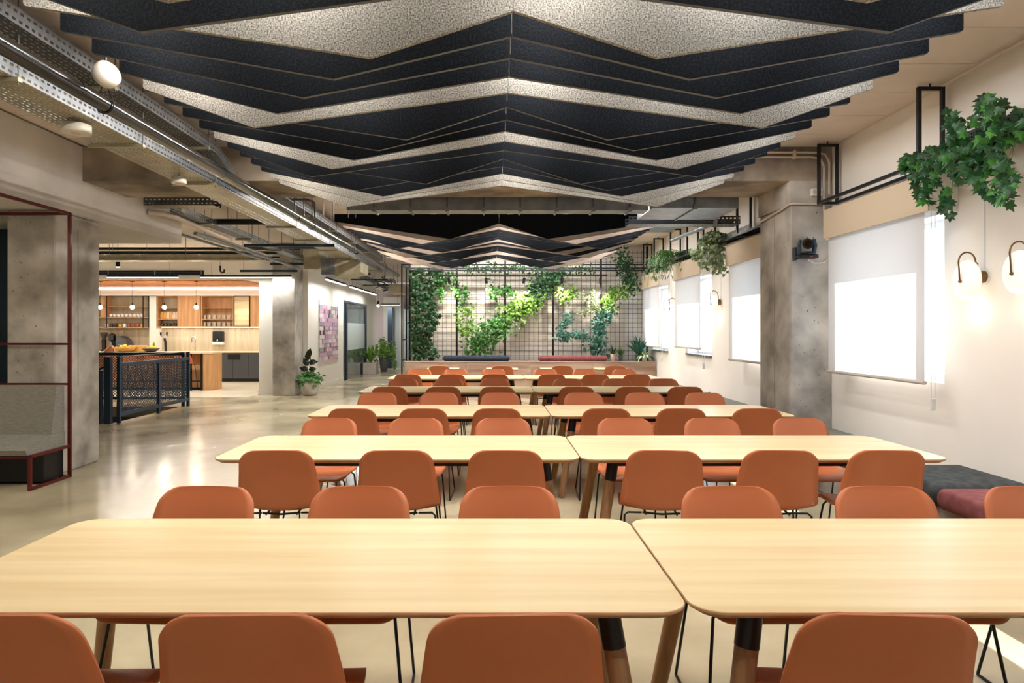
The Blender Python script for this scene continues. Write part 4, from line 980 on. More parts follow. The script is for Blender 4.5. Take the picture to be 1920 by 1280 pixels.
# spots over green wall
for k, (px, py, hx) in enumerate(((841, 524, 20), (911, 524, 15), (983, 524, -15), (1053, 528, 12), (1126, 530, 5))):
    X = (px - VX) * 15.1 / F; t = thing('spotlight', 'small black spotlight on the trellis rail, %s from the left' % ORD[k], 'spotlight', (X, 15.1, 2.6), 0, 'trellis spotlights')
    MB().tube([(X, 15.1, 2.745), (X, 15.1, 2.69)], 0.008, 6).build('spot_stem', 'black_metal', t)
    MB().tube([(X, 15.10, 2.70), (X + hx * 0.001, 15.14, 2.58)], 0.032, 14).build('spot_body', 'black_metal', t)
    spot('spot_beam', (X, 15.145, 2.565), (X + hx * 0.006, YB, 1.7), 62, 95, blend=1.0)

# ------------------------------------------------------------------ left booth
bt = thing('booth_seat', 'grey upholstered booth with dark red tube frame beside the column', 'booth', (-5.6, 6.5, 0))
fr = MB(); w_ = 0.028; XF = -4.33
MB().bar((XF, 6.84, 0), (XF, 6.84, 2.71), w_).build('frame_post', 'red_metal', bt)
MB().bar((XF, 1.5, 2.70), (XF, 6.84, 2.70), w_).build('top_rail', 'red_metal', bt)
MB().bar((-9, 6.84, 2.70), (XF, 6.84, 2.70), w_).build('top_rail', 'red_metal', bt)
MB().bar((-9, 6.84, 1.365), (XF, 6.84, 1.365), 0.022).build('mid_rail', 'red_metal', bt)
MB().bar((-9, 6.84, 0.955), (XF, 6.84, 0.955), 0.022).build('mid_rail', 'red_metal', bt)
MB().bar((XF, 6.25, 0.014), (XF, 6.84, 0.014), w_).bar((XF, 6.25, 0), (XF, 6.25, 0.32), w_).bar((XF, 6.25, 0.32), (XF, 6.84, 0.32), w_).build('side_leg_frame', 'red_metal', bt)
MB().bar((-9, 6.84, 0.014), (XF, 6.84, 0.014), 0.022).bar((-9, 6.25, 0.31), (XF, 6.25, 0.31), 0.02).build('base_rail', 'red_metal', bt)
MB().box(-9, -4.37, 6.5, 6.80, 0.03, 0.30).build('plinth_box', 'black_metal', bt)
MB().prism([(6.24, 0.33), (6.22, 0.38), (6.26, 0.43), (6.6, 0.475), (6.8, 0.475), (6.8, 0.33)], 'x', -9, -4.35).build('seat_cushion', 'fabric_grey', bt)
MB().prism([(6.60, 0.475), (6.68, 0.95), (6.80, 0.95), (6.80, 0.475)], 'x', -9, -4.36).build('back_cushion', 'fabric_grey', bt)

# ------------------------------------------------------------------ stair railing
rl = thing('stair_railing', 'dark blue steel railing with mesh panels around the stair opening', 'railing', (-6.05, 12, 0))
XQ = -6.05
for y in (10.82, 12.1, 13.28): MB().box(XQ - 0.025, XQ + 0.025, y - 0.025, y + 0.025, 0, 1.08 if y != 12.1 else 0.98).build('post', 'blue_black', rl)
MB().bar((XQ, 10.8, 1.08), (XQ, 13.3, 1.08), 0.06, 0.012).build('top_rail', 'blue_black', rl)
MB().bar((XQ, 10.8, 0.95), (XQ, 13.3, 0.95), 0.04, 0.06).build('mid_rail', 'blue_black', rl)
MB().bar((XQ, 10.8, 0.14), (XQ, 13.3, 0.14), 0.04, 0.06).build('bottom_rail', 'blue_black', rl)
def mesh_panel(p0, p1, z0, z1, parent):
    p0 = Vector((p0[0], p0[1], 0)); p1 = Vector((p1[0], p1[1], 0)); L_ = (p1 - p0).length; d = (p1 - p0) / L_; m_ = MB()
    s = 0.055; hgt = z1 - z0
    for sg in (1, -1):
        k = -hgt
        while k < L_:
            a, b = (k, k + hgt) ; za, zb = (z0, z1) if sg > 0 else (z1, z0)
            if a < 0: za = za + (zb - za) * (-a / hgt); a = 0
            if b > L_: zb = za + (zb - za) * ((L_ - a) / (b - a)); b = L_
            if b - a > 0.01: m_.bar(p0 + d * a + Vector((0, 0, za)), p0 + d * b + Vector((0, 0, zb)), 0.006, 0.009)
            k += s
    m_.build('mesh_infill', 'blue_black', parent)['kind'] = 'stuff'
mesh_panel((XQ, 10.86), (XQ, 12.07), 0.17, 0.92, rl); mesh_panel((XQ, 12.13), (XQ, 13.25), 0.17, 0.92, rl)
r2 = thing('stair_railing', 'dark steel railing panel across the far side of the stair opening', 'railing', (-7.2, 13.3, 0))
for x in (-6.15, -7.4, -8.6): MB().box(x - 0.03, x + 0.03, 13.27, 13.33, 0, 1.06).build('post', 'blue_black', r2)
MB().bar((-8.6, 13.3, 1.04), (-6.15, 13.3, 1.04), 0.05, 0.06).build('top_rail', 'blue_black', r2); MB().bar((-8.6, 13.3, 0.16), (-6.15, 13.3, 0.16), 0.05, 0.05).build('bottom_rail', 'blue_black', r2)
mesh_panel((-8.57, 13.3), (-7.43, 13.3), 0.19, 1.0, r2); mesh_panel((-7.37, 13.3), (-6.18, 13.3), 0.19, 1.0, r2)
r3 = thing('stair_handrail', 'dark posts with sloping handrail at the head of the stair', 'handrail', (-6.3, 10.8, 0))
MB().box(-6.24, -6.14, 10.72, 10.80, 0, 1.08).build('post', 'blue_black', r3); MB().box(-6.36, -6.28, 10.70, 10.78, 0, 0.86).build('post', 'blue_black', r3)
MB().tube([(-6.19, 10.76, 0.96), (-6.32, 10.74, 0.88), (-7.3, 10.74, 0.25)], 0.02, 8).build('handrail', 'blue_black', r3)

# ------------------------------------------------------------------ kitchen
KY = 19.5; K = lambda px, Y=KY: (px - VX) * Y / F
Z = lambda py, Y=KY: H - (py - VY) * Y / F
# base cabinets
KX0, KX1 = -11.9, -5.52
x = KX1
k = 0
while x > KX0 + 1.0:
    w_ = 0.92 if k else 1.13 - 0.0
    c_ = thing('base_cabinet', 'dark grey base cabinet under the back counter, %s from its window end' % ORD[k], 'cabinet', (x - w_ / 2, KY + 0.3, 0), 0, 'dark base cabinets')
    MB().box(x - w_ + 0.002, x - 0.002, KY + 0.02, 20.08, 0.10, 0.86).build('cabinet_body', 'cab_dark', c_)
    MB().box(x - w_ + 0.002, x - 0.002, KY + 0.06, KY + 0.1, 0.0, 0.10).build('plinth', 'black_metal', c_)
    for s in (0, 1):
        a = x - w_ + s * w_ / 2; d_ = MB().bbox(a + 0.004, a + w_ / 2 - 0.004, KY, KY + 0.02, 0.105, 0.845, 0.003).build('door', 'cab_dark', c_)
    if k == 1: MB().box(K(427), K(450), KY - 0.012, KY, Z(674), Z(664)).build('vent_grille', 'black_metal', c_)
    x -= w_; k += 1
tag(MB().bbox(-11.9, -5.52, KY - 0.02, 20.08, 0.86, 0.895, 0.004).build('worktop', 'counter'), 'pale stone worktop on the dark base cabinets at the kitchen wall', 'worktop')
# backsplash boards
sb = thing('backsplash', 'pale wood-look backsplash boards over the kitchen worktop', 'backsplash', (-8.5, 20.08, 0.9))
x = -11.9
while x < -5.6:
    MB().box(x + 0.002, x + 0.418, 20.07, 20.10, 0.895, 2.53).build('board', 'splash', sb); x += 0.42
# upper cabinets
UY = 19.72; UX = lambda px: (px - VX) * UY / F
uz0, uz1 = H - (613 - VY) * UY / F, H - (554 - VY) * UY / F
def carcass(t, x0, x1, back=True, th=0.022, m_='oak'):
    MB().box(x0, x0 + th, UY, 20.06, uz0, uz1).box(x1 - th, x1, UY, 20.06, uz0, uz1).build('side_panel', m_, t)
    MB().box(x0 + th, x1 - th, UY, 20.06, uz0, uz0 + th).box(x0 + th, x1 - th, UY, 20.06, uz1 - th, uz1).build('top_and_bottom', m_, t)
    if back: MB().box(x0 + th, x1 - th, 20.05, 20.06, uz0 + th, uz1 - th).build('back_panel', m_, t)
t = thing('open_wall_cabinet', 'open oak wall cabinet with jugs, left of the first oak door', 'cabinet', (UX(314), 19.9, uz0)); carcass(t, UX(294), UX(334), back=False)
sh = [H - (577 - VY) * UY / F, H - (597.5 - VY) * UY / F]
for z in sh: MB().box(UX(294) + 0.022, UX(334) - 0.022, UY + 0.01, 20.05, z - 0.018, z).build('shelf', 'oak', t)
t = thing('wall_cabinet', 'wide plain oak wall cabinet between the jugs and the glasses', 'cabinet', (UX(355), 19.9, uz0)); MB().box(UX(334) + .002, UX(376), UY + 0.02, 20.06, uz0, uz1).build('cabinet_body', 'oak', t); MB().bbox(UX(334) + .004, UX(376) - 0.002, UY, UY + 0.02, uz0, uz1, 0.003).build('door', 'oak', t)
t = thing('open_wall_cabinet', 'open oak wall cabinet full of drinking glasses', 'cabinet', (UX(407), 19.9, uz0)); carcass(t, UX(377), UX(438))
for z in sh: MB().box(UX(377) + 0.022, UX(438) - 0.022, UY + 0.01, 20.05, z - 0.018, z).build('shelf', 'oak', t)
t = thing('glass_wall_cabinet', 'black-framed ribbed glass wall cabinet beside the last oak door', 'cabinet', (UX(453), 19.9, uz0)); carcass(t, UX(438) + .002, UX(469))
for z in sh: MB().box(UX(438) + 0.024, UX(469) - 0.022, UY + 0.04, 20.05, z - 0.018, z).build('shelf', 'oak', t)
a, b = UX(438) + 0.004, UX(469) - 0.002
d_ = MB().box(a, a + 0.025, UY - 0.02, UY, uz0, uz1).box(b - 0.025, b, UY - 0.02, UY, uz0, uz1).box(a, b, UY - 0.02, UY, uz1 - 0.025, uz1).box(a, b, UY - 0.02, UY, uz0, uz0 + 0.02).build('door', 'black_metal', t)
MB().box(a + 0.025, b - 0.025, UY - 0.012, UY - 0.006, uz0 + 0.02, uz1 - 0.025).build('door_glass', 'ribbed', d_)
t = thing('wall_cabinet', 'last oak wall cabinet by the white pillar', 'cabinet', (UX(485), 19.9, uz0)); MB().box(UX(469) + .002, UX(506), UY + 0.02, 20.06, uz0, uz1).build('cabinet_body', 'oak', t); MB().bbox(UX(469) + .004, UX(506) - 0.002, UY, UY + 0.02, uz0, uz1, 0.003).build('door', 'oak', t)
# open steel shelf at left
t = thing('wall_shelf', 'black steel wall rack with oak shelves of cups', 'shelf', (UX(230), 19.9, uz0))
m_ = MB()
for px in (170, 199.5, 268, 278.5):
    x = UX(px); m_.box(x - 0.012, x + 0.012, UY, UY + 0.02, uz0 - 0.02, uz1)
m_.box(UX(165), UX(279), UY, UY + 0.02, uz1 - 0.02, uz1).build('rack_frame', 'black_metal', t)
zz = [H - (574 - VY) * UY / F, H - (594 - VY) * UY / F, H - (613.5 - VY) * UY / F]
for z in zz: MB().box(UX(165), UX(278), UY + 0.02, 20.06, z - 0.022, z).build('shelf', 'oak', t)
MB().box(UX(188), UX(198), UY + 0.02, 20.06, zz[1], uz1).build('divider', 'oak', t)
struct('wall_kitchen_return', MB().box(UX(280), UX(293), UY + 0.0, 20.08, 0.9, 2.52), 'plaster_warm')
def cup(kind, x, y, z, m_, label, group, s=1.0):
    t = thing(kind, label, 'cup' if kind == 'cup' else kind, (x, y, z), 0, group)
    if kind == 'cup':
        MB().lathe([(0.032 * s, 0), (0.042 * s, 0.02), (0.046 * s, 0.09 * s), (0.042 * s, 0.09 * s), (0.036 * s, 0.015)], (x, y, z), 12).build('cup_body', m_, t)
        MB().tube([(x + 0.042 * s, y, z + 0.07 * s), (x + 0.066 * s, y, z + 0.055 * s), (x + 0.042 * s, y, z + 0.025 * s)], 0.005, 5).build('handle', m_, t)
    elif kind == 'jar':
        MB().lathe([(0.045, 0), (0.05, 0.01), (0.05, 0.10), (0.044, 0.11)], (x, y, z), 12).build('jar_body', m_, t)
        MB().lathe([(0.046, 0.11), (0.046, 0.125), (0.0, 0.127)], (x, y, z), 12).build('lid', 'ceramic_dark', t)
    elif kind == 'jug':
        MB().lathe([(0.05, 0), (0.062, 0.05), (0.05, 0.15), (0.042, 0.19), (0.05, 0.21), (0.046, 0.21), (0.04, 0.19)], (x, y, z), 12).build('jug_body', m_, t)
        MB().tube([(x + 0.045, y, z + 0.18), (x + 0.09, y, z + 0.13), (x + 0.055, y, z + 0.06)], 0.007, 5).build('handle', m_, t)
    else:
        MB().lathe([(0.026, 0), (0.033, 0.12), (0.031, 0.12), (0.025, 0.01)], (x, y, z), 10).build('glass_body', m_, t)
    return t
for k in range(9):
    x = UX(203 + k * 7.4); t = cup('cup', x, 19.85, zz[1], 'white', 'white cup on the middle rack shelf, %s from the left' % ORD[k], 'white cups on the rack')
    x = UX(196 + k * 8.3); mm = ['ceramic', 'ceramic_dark', 'ceramic_dark', 'bamboo', 'white', 'ceramic_brown', 'ceramic_brown', 'ceramic_brown', 'bamboo'][k]
    cup('jar', x, 19.85, zz[2], mm, 'storage jar on the lowest rack shelf, %s from the left' % ORD[k], 'jars on the lowest rack shelf')
for k in range(6):
    cup('jug', UX(299 + k * 5.8), 19.88, sh[1], 'bamboo' if k in (0, 1, 3) else 'ceramic', 'tan ceramic jug in the open cabinet, %s from the left' % ORD[k], 'jugs in the open cabinet')
for k in range(5):
    cup('cup', UX(300 + k * 6.5), 19.86, uz0 + 0.022, 'ceramic_dark', 'dark cup at the bottom of the jug cabinet, %s from the left' % ORD[k], 'dark cups under the jugs', 1.1)
for r_, (z, n) in enumerate(((sh[1], 12), (uz0 + 0.022, 12))):
    for k in range(n):
        cup('drinking_glass', UX(381.5 + k * 4.6), 19.82 + 0.06 * (k % 2), z, 'glass_cup', 'clear drinking glass on the %s shelf of the glasses cabinet, %s from the left' % (('middle', 'bottom')[r_], ORD[k]), 'glasses in the open cabinet')
# bulkhead, ceiling of kitchen, strips
struct('trim_1', MB().box(-11.9, -5.52, 19.62, 20.08, 2.535, 2.76), 'white')
wc = thing('slatted_ceiling', 'oak slatted ceiling over the kitchen island', 'ceiling panel', (-8.8, 18, 2.76))
x = -11.9
while x < -6.45:
    MB().box(x, x + 0.16, 16.9, 19.6, 2.76, 2.79).build('slat', 'oak_slat', wc); x += 0.17
struct('bulkhead', MB().box(-12, -5.5, 16.86, 16.9, 2.79, CEIL).box(-12, -5.5, 16.9, 19.62, 2.795, 2.82), 'plaster_warm')
def linear(label, p0, p1, power, w_=0.05, group='linear ceiling lights', rods=True, cat='linear light', e='glow_white', col=(1, 0.97, 0.91)):
    p0 = Vector(p0); p1 = Vector(p1); c = (p0 + p1) / 2; t = thing('linear_light', label, cat, tuple(c), 0, group)
    MB().bar(p0 + Vector((0, 0, 0.035)), p1 + Vector((0, 0, 0.035)), w_, 0.05).build('light_housing', 'black_metal', t)
    MB().bar(p0, p1, w_ * 0.9, 0.02).build('diffuser', e, t)
    if rods:
        m_ = MB()
        for f_ in (0.12, 0.88):
            q = p0.lerp(p1, f_); m_.tube([q + Vector((0, 0, 0.06)), Vector((q.x, q.y, CEIL))], 0.003, 4)
        m_.build('hanging_wire', 'galv', t)
    if power:
        L_ = (p1 - p0).length; ang = math.atan2((p1 - p0).y, (p1 - p0).x)
        area('linear_beam', c - Vector((0, 0, 0.014)), L_, w_, power, col, (0, 0, ang))
    return t
linear('long linear light before the kitchen, ending at the far column', (-6.68, 15.3, 2.72), (-4.6, 15.3, 2.72), 38)
linear('linear light before the kitchen, above the island stools', (-8.82, 15.3, 2.72), (-7.2, 15.3, 2.72), 45)
linear('linear light before the kitchen, hidden by the near column', (-11.4, 15.3, 2.72), (-9.3, 15.3, 2.72), 45)
for k, (a, b) in enumerate(((16.0, 18.1), (18.75, 20.5), (20.8, 22.9))):
    linear('linear light along the corridor wall, %s from the camera' % ORD[k], (-3.97, a, 2.73), (-3.97, b, 2.73), 26)
linear('linear light before the pale far corridor wall', (-4.4, 26.5, 2.52), (-3.65, 26.5, 2.52), 26)
t = tag(MB().box(-11.9, -5.6, 19.600, 19.618, 2.735, 2.757).build('led_strip', 'glow_strip'), 'glowing led strip at the back edge of the slatted kitchen ceiling', 'light strip'); area('strip_beam', (-8.7, 19.45, 2.74), 6.2, 0.05, 20, (1, .94, .84), (math.radians(-40), 0, 0))
t = tag(MB().box(UX(302), UX(506), UY + 0.03, UY + 0.06, uz0 - 0.014, uz0 - 0.002).build('led_strip', 'glow_strip'), 'glowing led strip under the oak wall cabinets', 'light strip'); area('strip_beam', ((UX(302) + UX(506)) / 2, UY + 0.1, uz0 - 0.02), 3.2, 0.04, 9, (1, .94, .84))
# linear grille
t = thing('air_grille', 'long black slot air grille on the wall above the kitchen lights', 'grille', (-8.8, 16.85, 2.95))
gx0, gx1 = (150 - VX) * 16.85 / F, (382 - VX) * 16.85 / F; gz0, gz1 = H - (515.5 - VY) * 16.85 / F, H - (507 - VY) * 16.85 / F
MB().box(gx0, gx1, 16.845, 16.86, gz0, gz1).build('grille_back', 'black_metal', t)
for k in range(3):
    z = gz0 + (gz1 - gz0) * k / 2; MB().box(gx0, gx1, 16.825, 16.845, z - 0.006, z + 0.006).build('slat', 'galv_dark', t)
for px in (204, 291, 378): 
    x = (px - VX) * 16.85 / F; MB().box(x - 0.01, x + 0.01, 16.82, 16.845, gz0, gz1).build('divider', 'galv', t)
# cylinder spot + hook
t = thing('ceiling_spotlight', 'black cylinder spotlight hanging over the stair opening', 'spotlight', tuple(P(221, 500, 14.6))); c = P(221, 495, 14.6)
MB().tube([c + Vector((0, 0, -0.06)), c + Vector((0, 0, 0.075))], 0.045, 16).build('spot_body', 'black_metal', t); MB().tube([c + Vector((0, 0, -0.068)), c + Vector((0, 0, -0.06))], 0.042, 16).build('spot_lens', 'glow_white', t)
MB().tube([c + Vector((0, 0, 0.075)), Vector((c.x, c.y, CEIL))], 0.008, 6).build('spot_stem', 'galv', t)
t = thing('exit_sign', 'small white sign with red mark above the stair opening', 'sign', tuple(P(211, 487, 14.55))); c = P(211, 487, 14.55)
MB().box(c.x - 0.05, c.x + 0.05, c.y, c.y + 0.02, c.z - 0.05, c.z + 0.05).build('sign_plate', 'white', t); MB().prism([(c.x - 0.03, c.z - 0.012), (c.x + 0.01, c.z - 0.012), (c.x + 0.01, c.z - 0.03), (c.x + 0.035, c.z), (c.x + 0.01, c.z + 0.03), (c.x + 0.01, c.z + 0.012), (c.x - 0.03, c.z + 0.012)], 'y', c.y - 0.003, c.y).build('sign_arrow', 'red_mark', t)
MB().tube([c + Vector((0, 0.01, 0.05)), Vector((c.x, c.y + 0.01, CEIL))], 0.004, 5).build('sign_wire', 'galv', t)
t = pipe('pipe_hook', 'short black hooked pipe below the crosswise tray', [tuple(P(413, 498, 14.5)), tuple(P(413, 508, 14.5)), tuple(P(416, 511, 14.5)), tuple(P(420, 510, 14.5)), tuple(P(421, 505, 14.5))], 0.02, 'black_metal', rods=(tuple(P(413, 498, 14.5)),))
# island
is_ = thing('kitchen_island', 'oak kitchen island with pale top and waterfall end panel', 'island', (-8.7, 17, 0))
IY0, IY1 = 16.74, 17.3
MB().box(-10.8, -7.28, 16.95, IY1, 0.06, 0.90).build('island_body', 'terracotta_dark' if False else 'oak', is_)
MB().box(-10.8, -7.28, 16.99, IY1 - 0.02, 0.0, 0.06).build('plinth', 'black_metal', is_)
MB().bbox(-7.26, -7.0, IY0, IY1, 0.0, 0.925, 0.004).build('end_panel', 'oak', is_)
MB().bbox(-10.8, -6.98, IY0 - 0.02, IY1 + 0.02, 0.925, 0.965, 0.004).build('island_top', 'counter', is_)
MB().box(-7.30, -7.265, 16.70, 16.76, 0, 0.925).box(-7.57, -7.53, 16.70, 16.76, 0, 0.925).build('metal_upright', 'black_metal', is_)
MB().bar((-10.8, 16.73, 0.24), (-7.28, 16.73, 0.24), 0.025).build('foot_rail', 'black_metal', is_)
# stools
def make_stool():
    t = thing('bar_stool', 'x', 'bar stool'); s = 0.94
    sp_ = [(p[0] * 0.9, p[1] + 0.235, p[2] * 0.94, p[3], p[4]) for p in seatp]; bp_ = [(p[0] * 0.9, 0.452 + (p[1] - 0.452) * 0.72 + 0.235, p[2] * 0.94, p[3], p[4]) for p in backp]
    shell(sp_, 0, 1, -0.011).build('seat', 'terracotta', t, keep=True); shell(bp_, 0, 1, -0.011).build('backrest', 'terracotta', t, keep=True)
    for sx in (-1, 1):
        for sy in (-1, 1): MB().tube([(sx * 0.15, sy * 0.11, 0.665), (sx * 0.16, sy * 0.12, 0.64), (sx * 0.215, sy * 0.20, 0.0)], 0.008, 7).build('leg', 'black_metal', t, keep=True)
    q = [(sx * 0.195, sy * 0.17, 0.24) for sx, sy in ((-1, -1), (1, -1), (1, 1), (-1, 1), (-1, -1))]
    m_ = MB()
    for a, b in zip(q[:-1], q[1:]): m_.tube([a, b], 0.007, 6)
    m_.build('foot_ring', 'black_metal', t, keep=True)
    return t
stl = None
for k, x in enumerate((-7.62, -8.35, -8.98, -9.7)):
    lab = 'terracotta bar stool at the kitchen island, %s from its end panel' % ORD[k]
    if stl is None: stl = make_stool(); stl.location = (x, 16.62, 0); stl['label'] = lab; stl['group'] = 'bar stools at the island'
    else: dup(stl, (x, 16.62, 0), random.uniform(-.15, .15), lab, 'bar stools at the island')
# pendants
for k, px in enumerate((188, 248, 308, 368)):
    x = (px - VX) * 16.98 / F; z = H + 44 * 16.98 / F
    t = thing('pendant_lamp', 'bare bulb pendant over the island, %s from the left' % ORD[k], 'pendant lamp', (x, 16.98, z), 0, 'bulb pendants over the island')
    MB().tube([(x, 16.98, z + 0.1), (x, 16.98, 2.755)], 0.004, 5).build('cord', 'black_metal', t); MB().lathe([(0.05, 0), (0.05, 0.015)], (x, 16.98, 2.745), 14).build('canopy', 'black_metal', t)
    MB().lathe([(0.018, 0.04), (0.022, 0.06), (0.018, 0.11), (0.006, 0.12)], (x, 16.98, z), 12).build('socket', 'black_metal', t)
    MB().ell((x, 16.98, z), 0.055, 0.055, 0.05, 16, 10).build('bulb', 'glow_bulb', t)
    l = bpy.data.lights.new('bulb_light', 'POINT'); l.energy = 14; l.color = (1, 0.85, 0.62); l.shadow_soft_size = 0.05
    o = bpy.data.objects.new('bulb_light', l); C.objects.link(o); o.location = (x, 16.98, z - 0.12)
area('kitchen_beam', (-8.6, 18.3, 2.74), 4.5, 0.3, 55, (1, .95, .86))
# things on counters
t = thing('coffee_machine', 'black coffee machine on the kitchen worktop below the rack', 'coffee machine', (UX(208), 19.8, 0.895)); x = UX(208)
MB().bbox(x - 0.14, x + 0.06, 19.65, 19.95, 0.895, 0.98, 0.01).build('machine_base', 'black_metal', t); MB().bbox(x - 0.02, x + 0.22, 19.72, 19.98, 0.98, 1.30, 0.03).build('machine_body', 'black_metal', t); MB().bbox(x - 0.02, x + 0.12, 19.6, 19.8, 1.2, 1.42, 0.03).build('brew_head', 'pipe_black', t); MB().lathe([(0.03, 0), (0.03, 0.1)], (x + 0.05, 19.62, 1.05), 12).build('group_handle', 'chrome', t)
t = thing('coffee_grinder', 'tall black grinder at the left end of the worktop', 'grinder', (UX(192), 19.8, 0.895)); x = UX(192)
MB().lathe([(0.09, 0), (0.09, 0.03), (0.06, 0.06), (0.07, 0.32), (0.05, 0.36)], (x, 19.8, 0.895), 18).build('grinder_body', 'black_metal', t); MB().lathe([(0.05, 0.36), (0.10, 0.50), (0.10, 0.56), (0, 0.57)], (x, 19.8, 0.895), 18).build('bean_hopper', 'ceramic_dark', t)
t = thing('bread_bin', 'steel roll-top bread bin beside the coffee machine', 'bread bin', (UX(231), 19.8, 0.895)); x = UX(231)
MB().prism([(x - 0.16, 0.895), (x - 0.16, 1.35), (x - 0.02, 1.34), (x + 0.12, 1.24), (x + 0.2, 1.08), (x + 0.22, 0.895)], 'y', 19.62, 19.95).build('bin_body', 'galv_dark', t); MB().tube([(x + 0.05, 19.6, 1.1), (x + 0.12, 19.6, 1.05)], 0.01, 6).build('handle', 'chrome', t)
def IX(px): return (px - VX) * 16.95 / F
t = thing('wooden_bowl', 'wide wooden bowl with yellow fruit on the island', 'bowl', (IX(232), 16.95, 0.965)); x = IX(236)
MB().lathe([(0.10, 0), (0.20, 0.06), (0.26, 0.13), (0.25, 0.13), (0.18, 0.06), (0.08, 0.02)], (x, 16.95, 0.965), 22).build('bowl_body', 'bamboo', t)
for k, (dx, mt) in enumerate(((-0.12, 'yellow'), (-0.02, 'yellow'), (0.1, 'orange'), (-0.2 + .03, 'leaf_dark'))):
    tag(MB().ell((x + dx, 16.95, 1.09 + 0.02 * (k % 2)), 0.05, 0.05, 0.048, 12, 8).build('fruit', mt), ['left yellow fruit in the wide wooden bowl', 'middle yellow fruit in the wide wooden bowl', 'orange fruit in the wide wooden bowl', 'dark green fruit in the wide wooden bowl'][k], 'fruit', 'fruit in the wide bowl')
t = thing('fruit_bowl', 'dark bowl with green leafy fruit on the island', 'bowl', (IX(283), 16.95, 0.965)); x = IX(283)
MB().lathe([(0.09, 0), (0.17, 0.04), (0.21, 0.09), (0.20, 0.09), (0.1, 0.02)], (x, 16.95, 0.965), 22).build('bowl_body', 'ceramic_dark', t)
tag(MB().ell((x - 0.06, 16.95, 1.06), 0.07, 0.06, 0.055, 12, 8).build('fruit', 'orange'), 'orange fruit in the dark bowl', 'fruit')
pf = thing('pineapple', 'lime green leafy pineapple in the dark bowl', 'fruit', (x + 0.06, 16.95, 1.04)); MB().ell((x + 0.06, 16.95, 1.07), 0.08, 0.06, 0.06, 12, 8).build('pineapple_body', 'yellow', pf); blades(pf, (x + 0.08, 16.95, 1.10), 14, 0.16, 'lime', 0.04, 0.5)
t = tag(MB().bbox(IX(240), IX(272), 17.05, 17.08, 0.966, 1.13, 0.008).build('chopping_board', 'bamboo'), 'pale wooden chopping board standing on the island', 'chopping board')
t = tag(MB().bbox(IX(212), IX(226), 16.9, 17.05, 0.966, 1.06, 0.008).build('wooden_crate', 'bamboo'), 'small wooden crate beside the wide bowl', 'crate')
t = thing('kitchen_tap', 'chrome swan-neck tap over the kitchen sink', 'tap', (K(366), 19.8, 0.895)); x = K(366, 19.8)
MB().tube([(x, 19.8, 0.895), (x, 19.8, 1.25)] + [(x - 0.05 + 0.05 * math.cos(a), 19.8 - 0.0, 1.25 + 0.07 * math.sin(a)) for a in [math.radians(q) for q in range(0, 181, 30)]] + [(x - 0.1, 19.8, 1.15)], 0.018, 10).build('tap_spout', 'chrome', t); MB().tube([(x, 19.8, 0.98), (x + 0.09, 19.8, 1.0)], 0.01, 8).build('tap_lever', 'chrome', t)
t = thing('beer_tap', 'dark twin tap tower on the kitchen worktop', 'tap', (K(311), 19.8, 0.895)); x = K(311, 19.8)
MB().tube([(x, 19.8, 0.895), (x - 0.01, 19.8, 1.15), (x - 0.04, 19.8, 1.28)], 0.035, 12).build('tap_tower', 'black_metal', t); MB().tube([(x - 0.14, 19.78, 1.34), (x + 0.06, 19.78, 1.34)], 0.02, 8).build('tap_head', 'chrome', t); MB().lathe([(0.02, 0), (0.03, 0.1)], (x + 0.05, 19.76, 1.36), 10).build('tap_handle', 'black_metal', t); MB().lathe([(0.02, 0), (0.03, 0.1)], (x - 0.13, 19.76, 1.36), 10).build('tap_handle', 'black_metal', t)
t = thing('towel_dispenser', 'black and white paper towel dispenser on the backsplash', 'dispenser', (K(408, 19.9), 19.95, 1.15)); x0, x1 = K(398, 19.9), K(417, 19.9)
MB().bbox(x0, x1, 19.9, 20.06, H - (641 - VY) * 19.9 / F, H - (621 - VY) * 19.9 / F, 0.015).build('dispenser_body', 'black_metal', t); MB().bbox(x0, x1, 19.88, 20.06, H - (646 - VY) * 19.9 / F, H - (641 - VY) * 19.9 / F, 0.01).build('dispenser_tray', 'white', t); MB().ell(((x0 + x1) / 2, 19.895, H - (638 - VY) * 19.9 / F), 0.02, 0.01, 0.03, 10, 6).build('dispenser_button', 'white', t)
# orange lounge chair at left behind railing
t = thing('lounge_chair', 'orange leather lounge chair back beside the near column by the railing', 'chair', (-8.5, 14.2, 0))
pr = [(-0.35, 0.35, 0.5, 0, 0), (-0.1, 0.36, 0.5, 0, 0.02), (0.18, 0.40, 0.5, 0, 0.06), (0.30, 0.6, 0.46, -0.05, 0), (0.38, 0.85, 0.40, -0.08, -0.04), (0.42, 1.12, 0.25, -0.08, -0.10), (0.43, 1.18, 0.12, -0.05, -0.05)]
s_ = shell(catmull([(-a, b, c, -d, e) for a, b, c, d, e in pr], 4), 0, 1, -0.04); o = s_.build('seat_shell', 'orange', t, keep=True); o.rotation_euler = (0, 0, math.radians(150))
for sx in (-1, 1):
    for sy in (-1, 1): MB().tube([(sx * 0.2, sy * 0.2, 0.33), (sx * 0.32, sy * 0.3, 0)], 0.012, 8).build('leg', 'black_metal', t, keep=True)

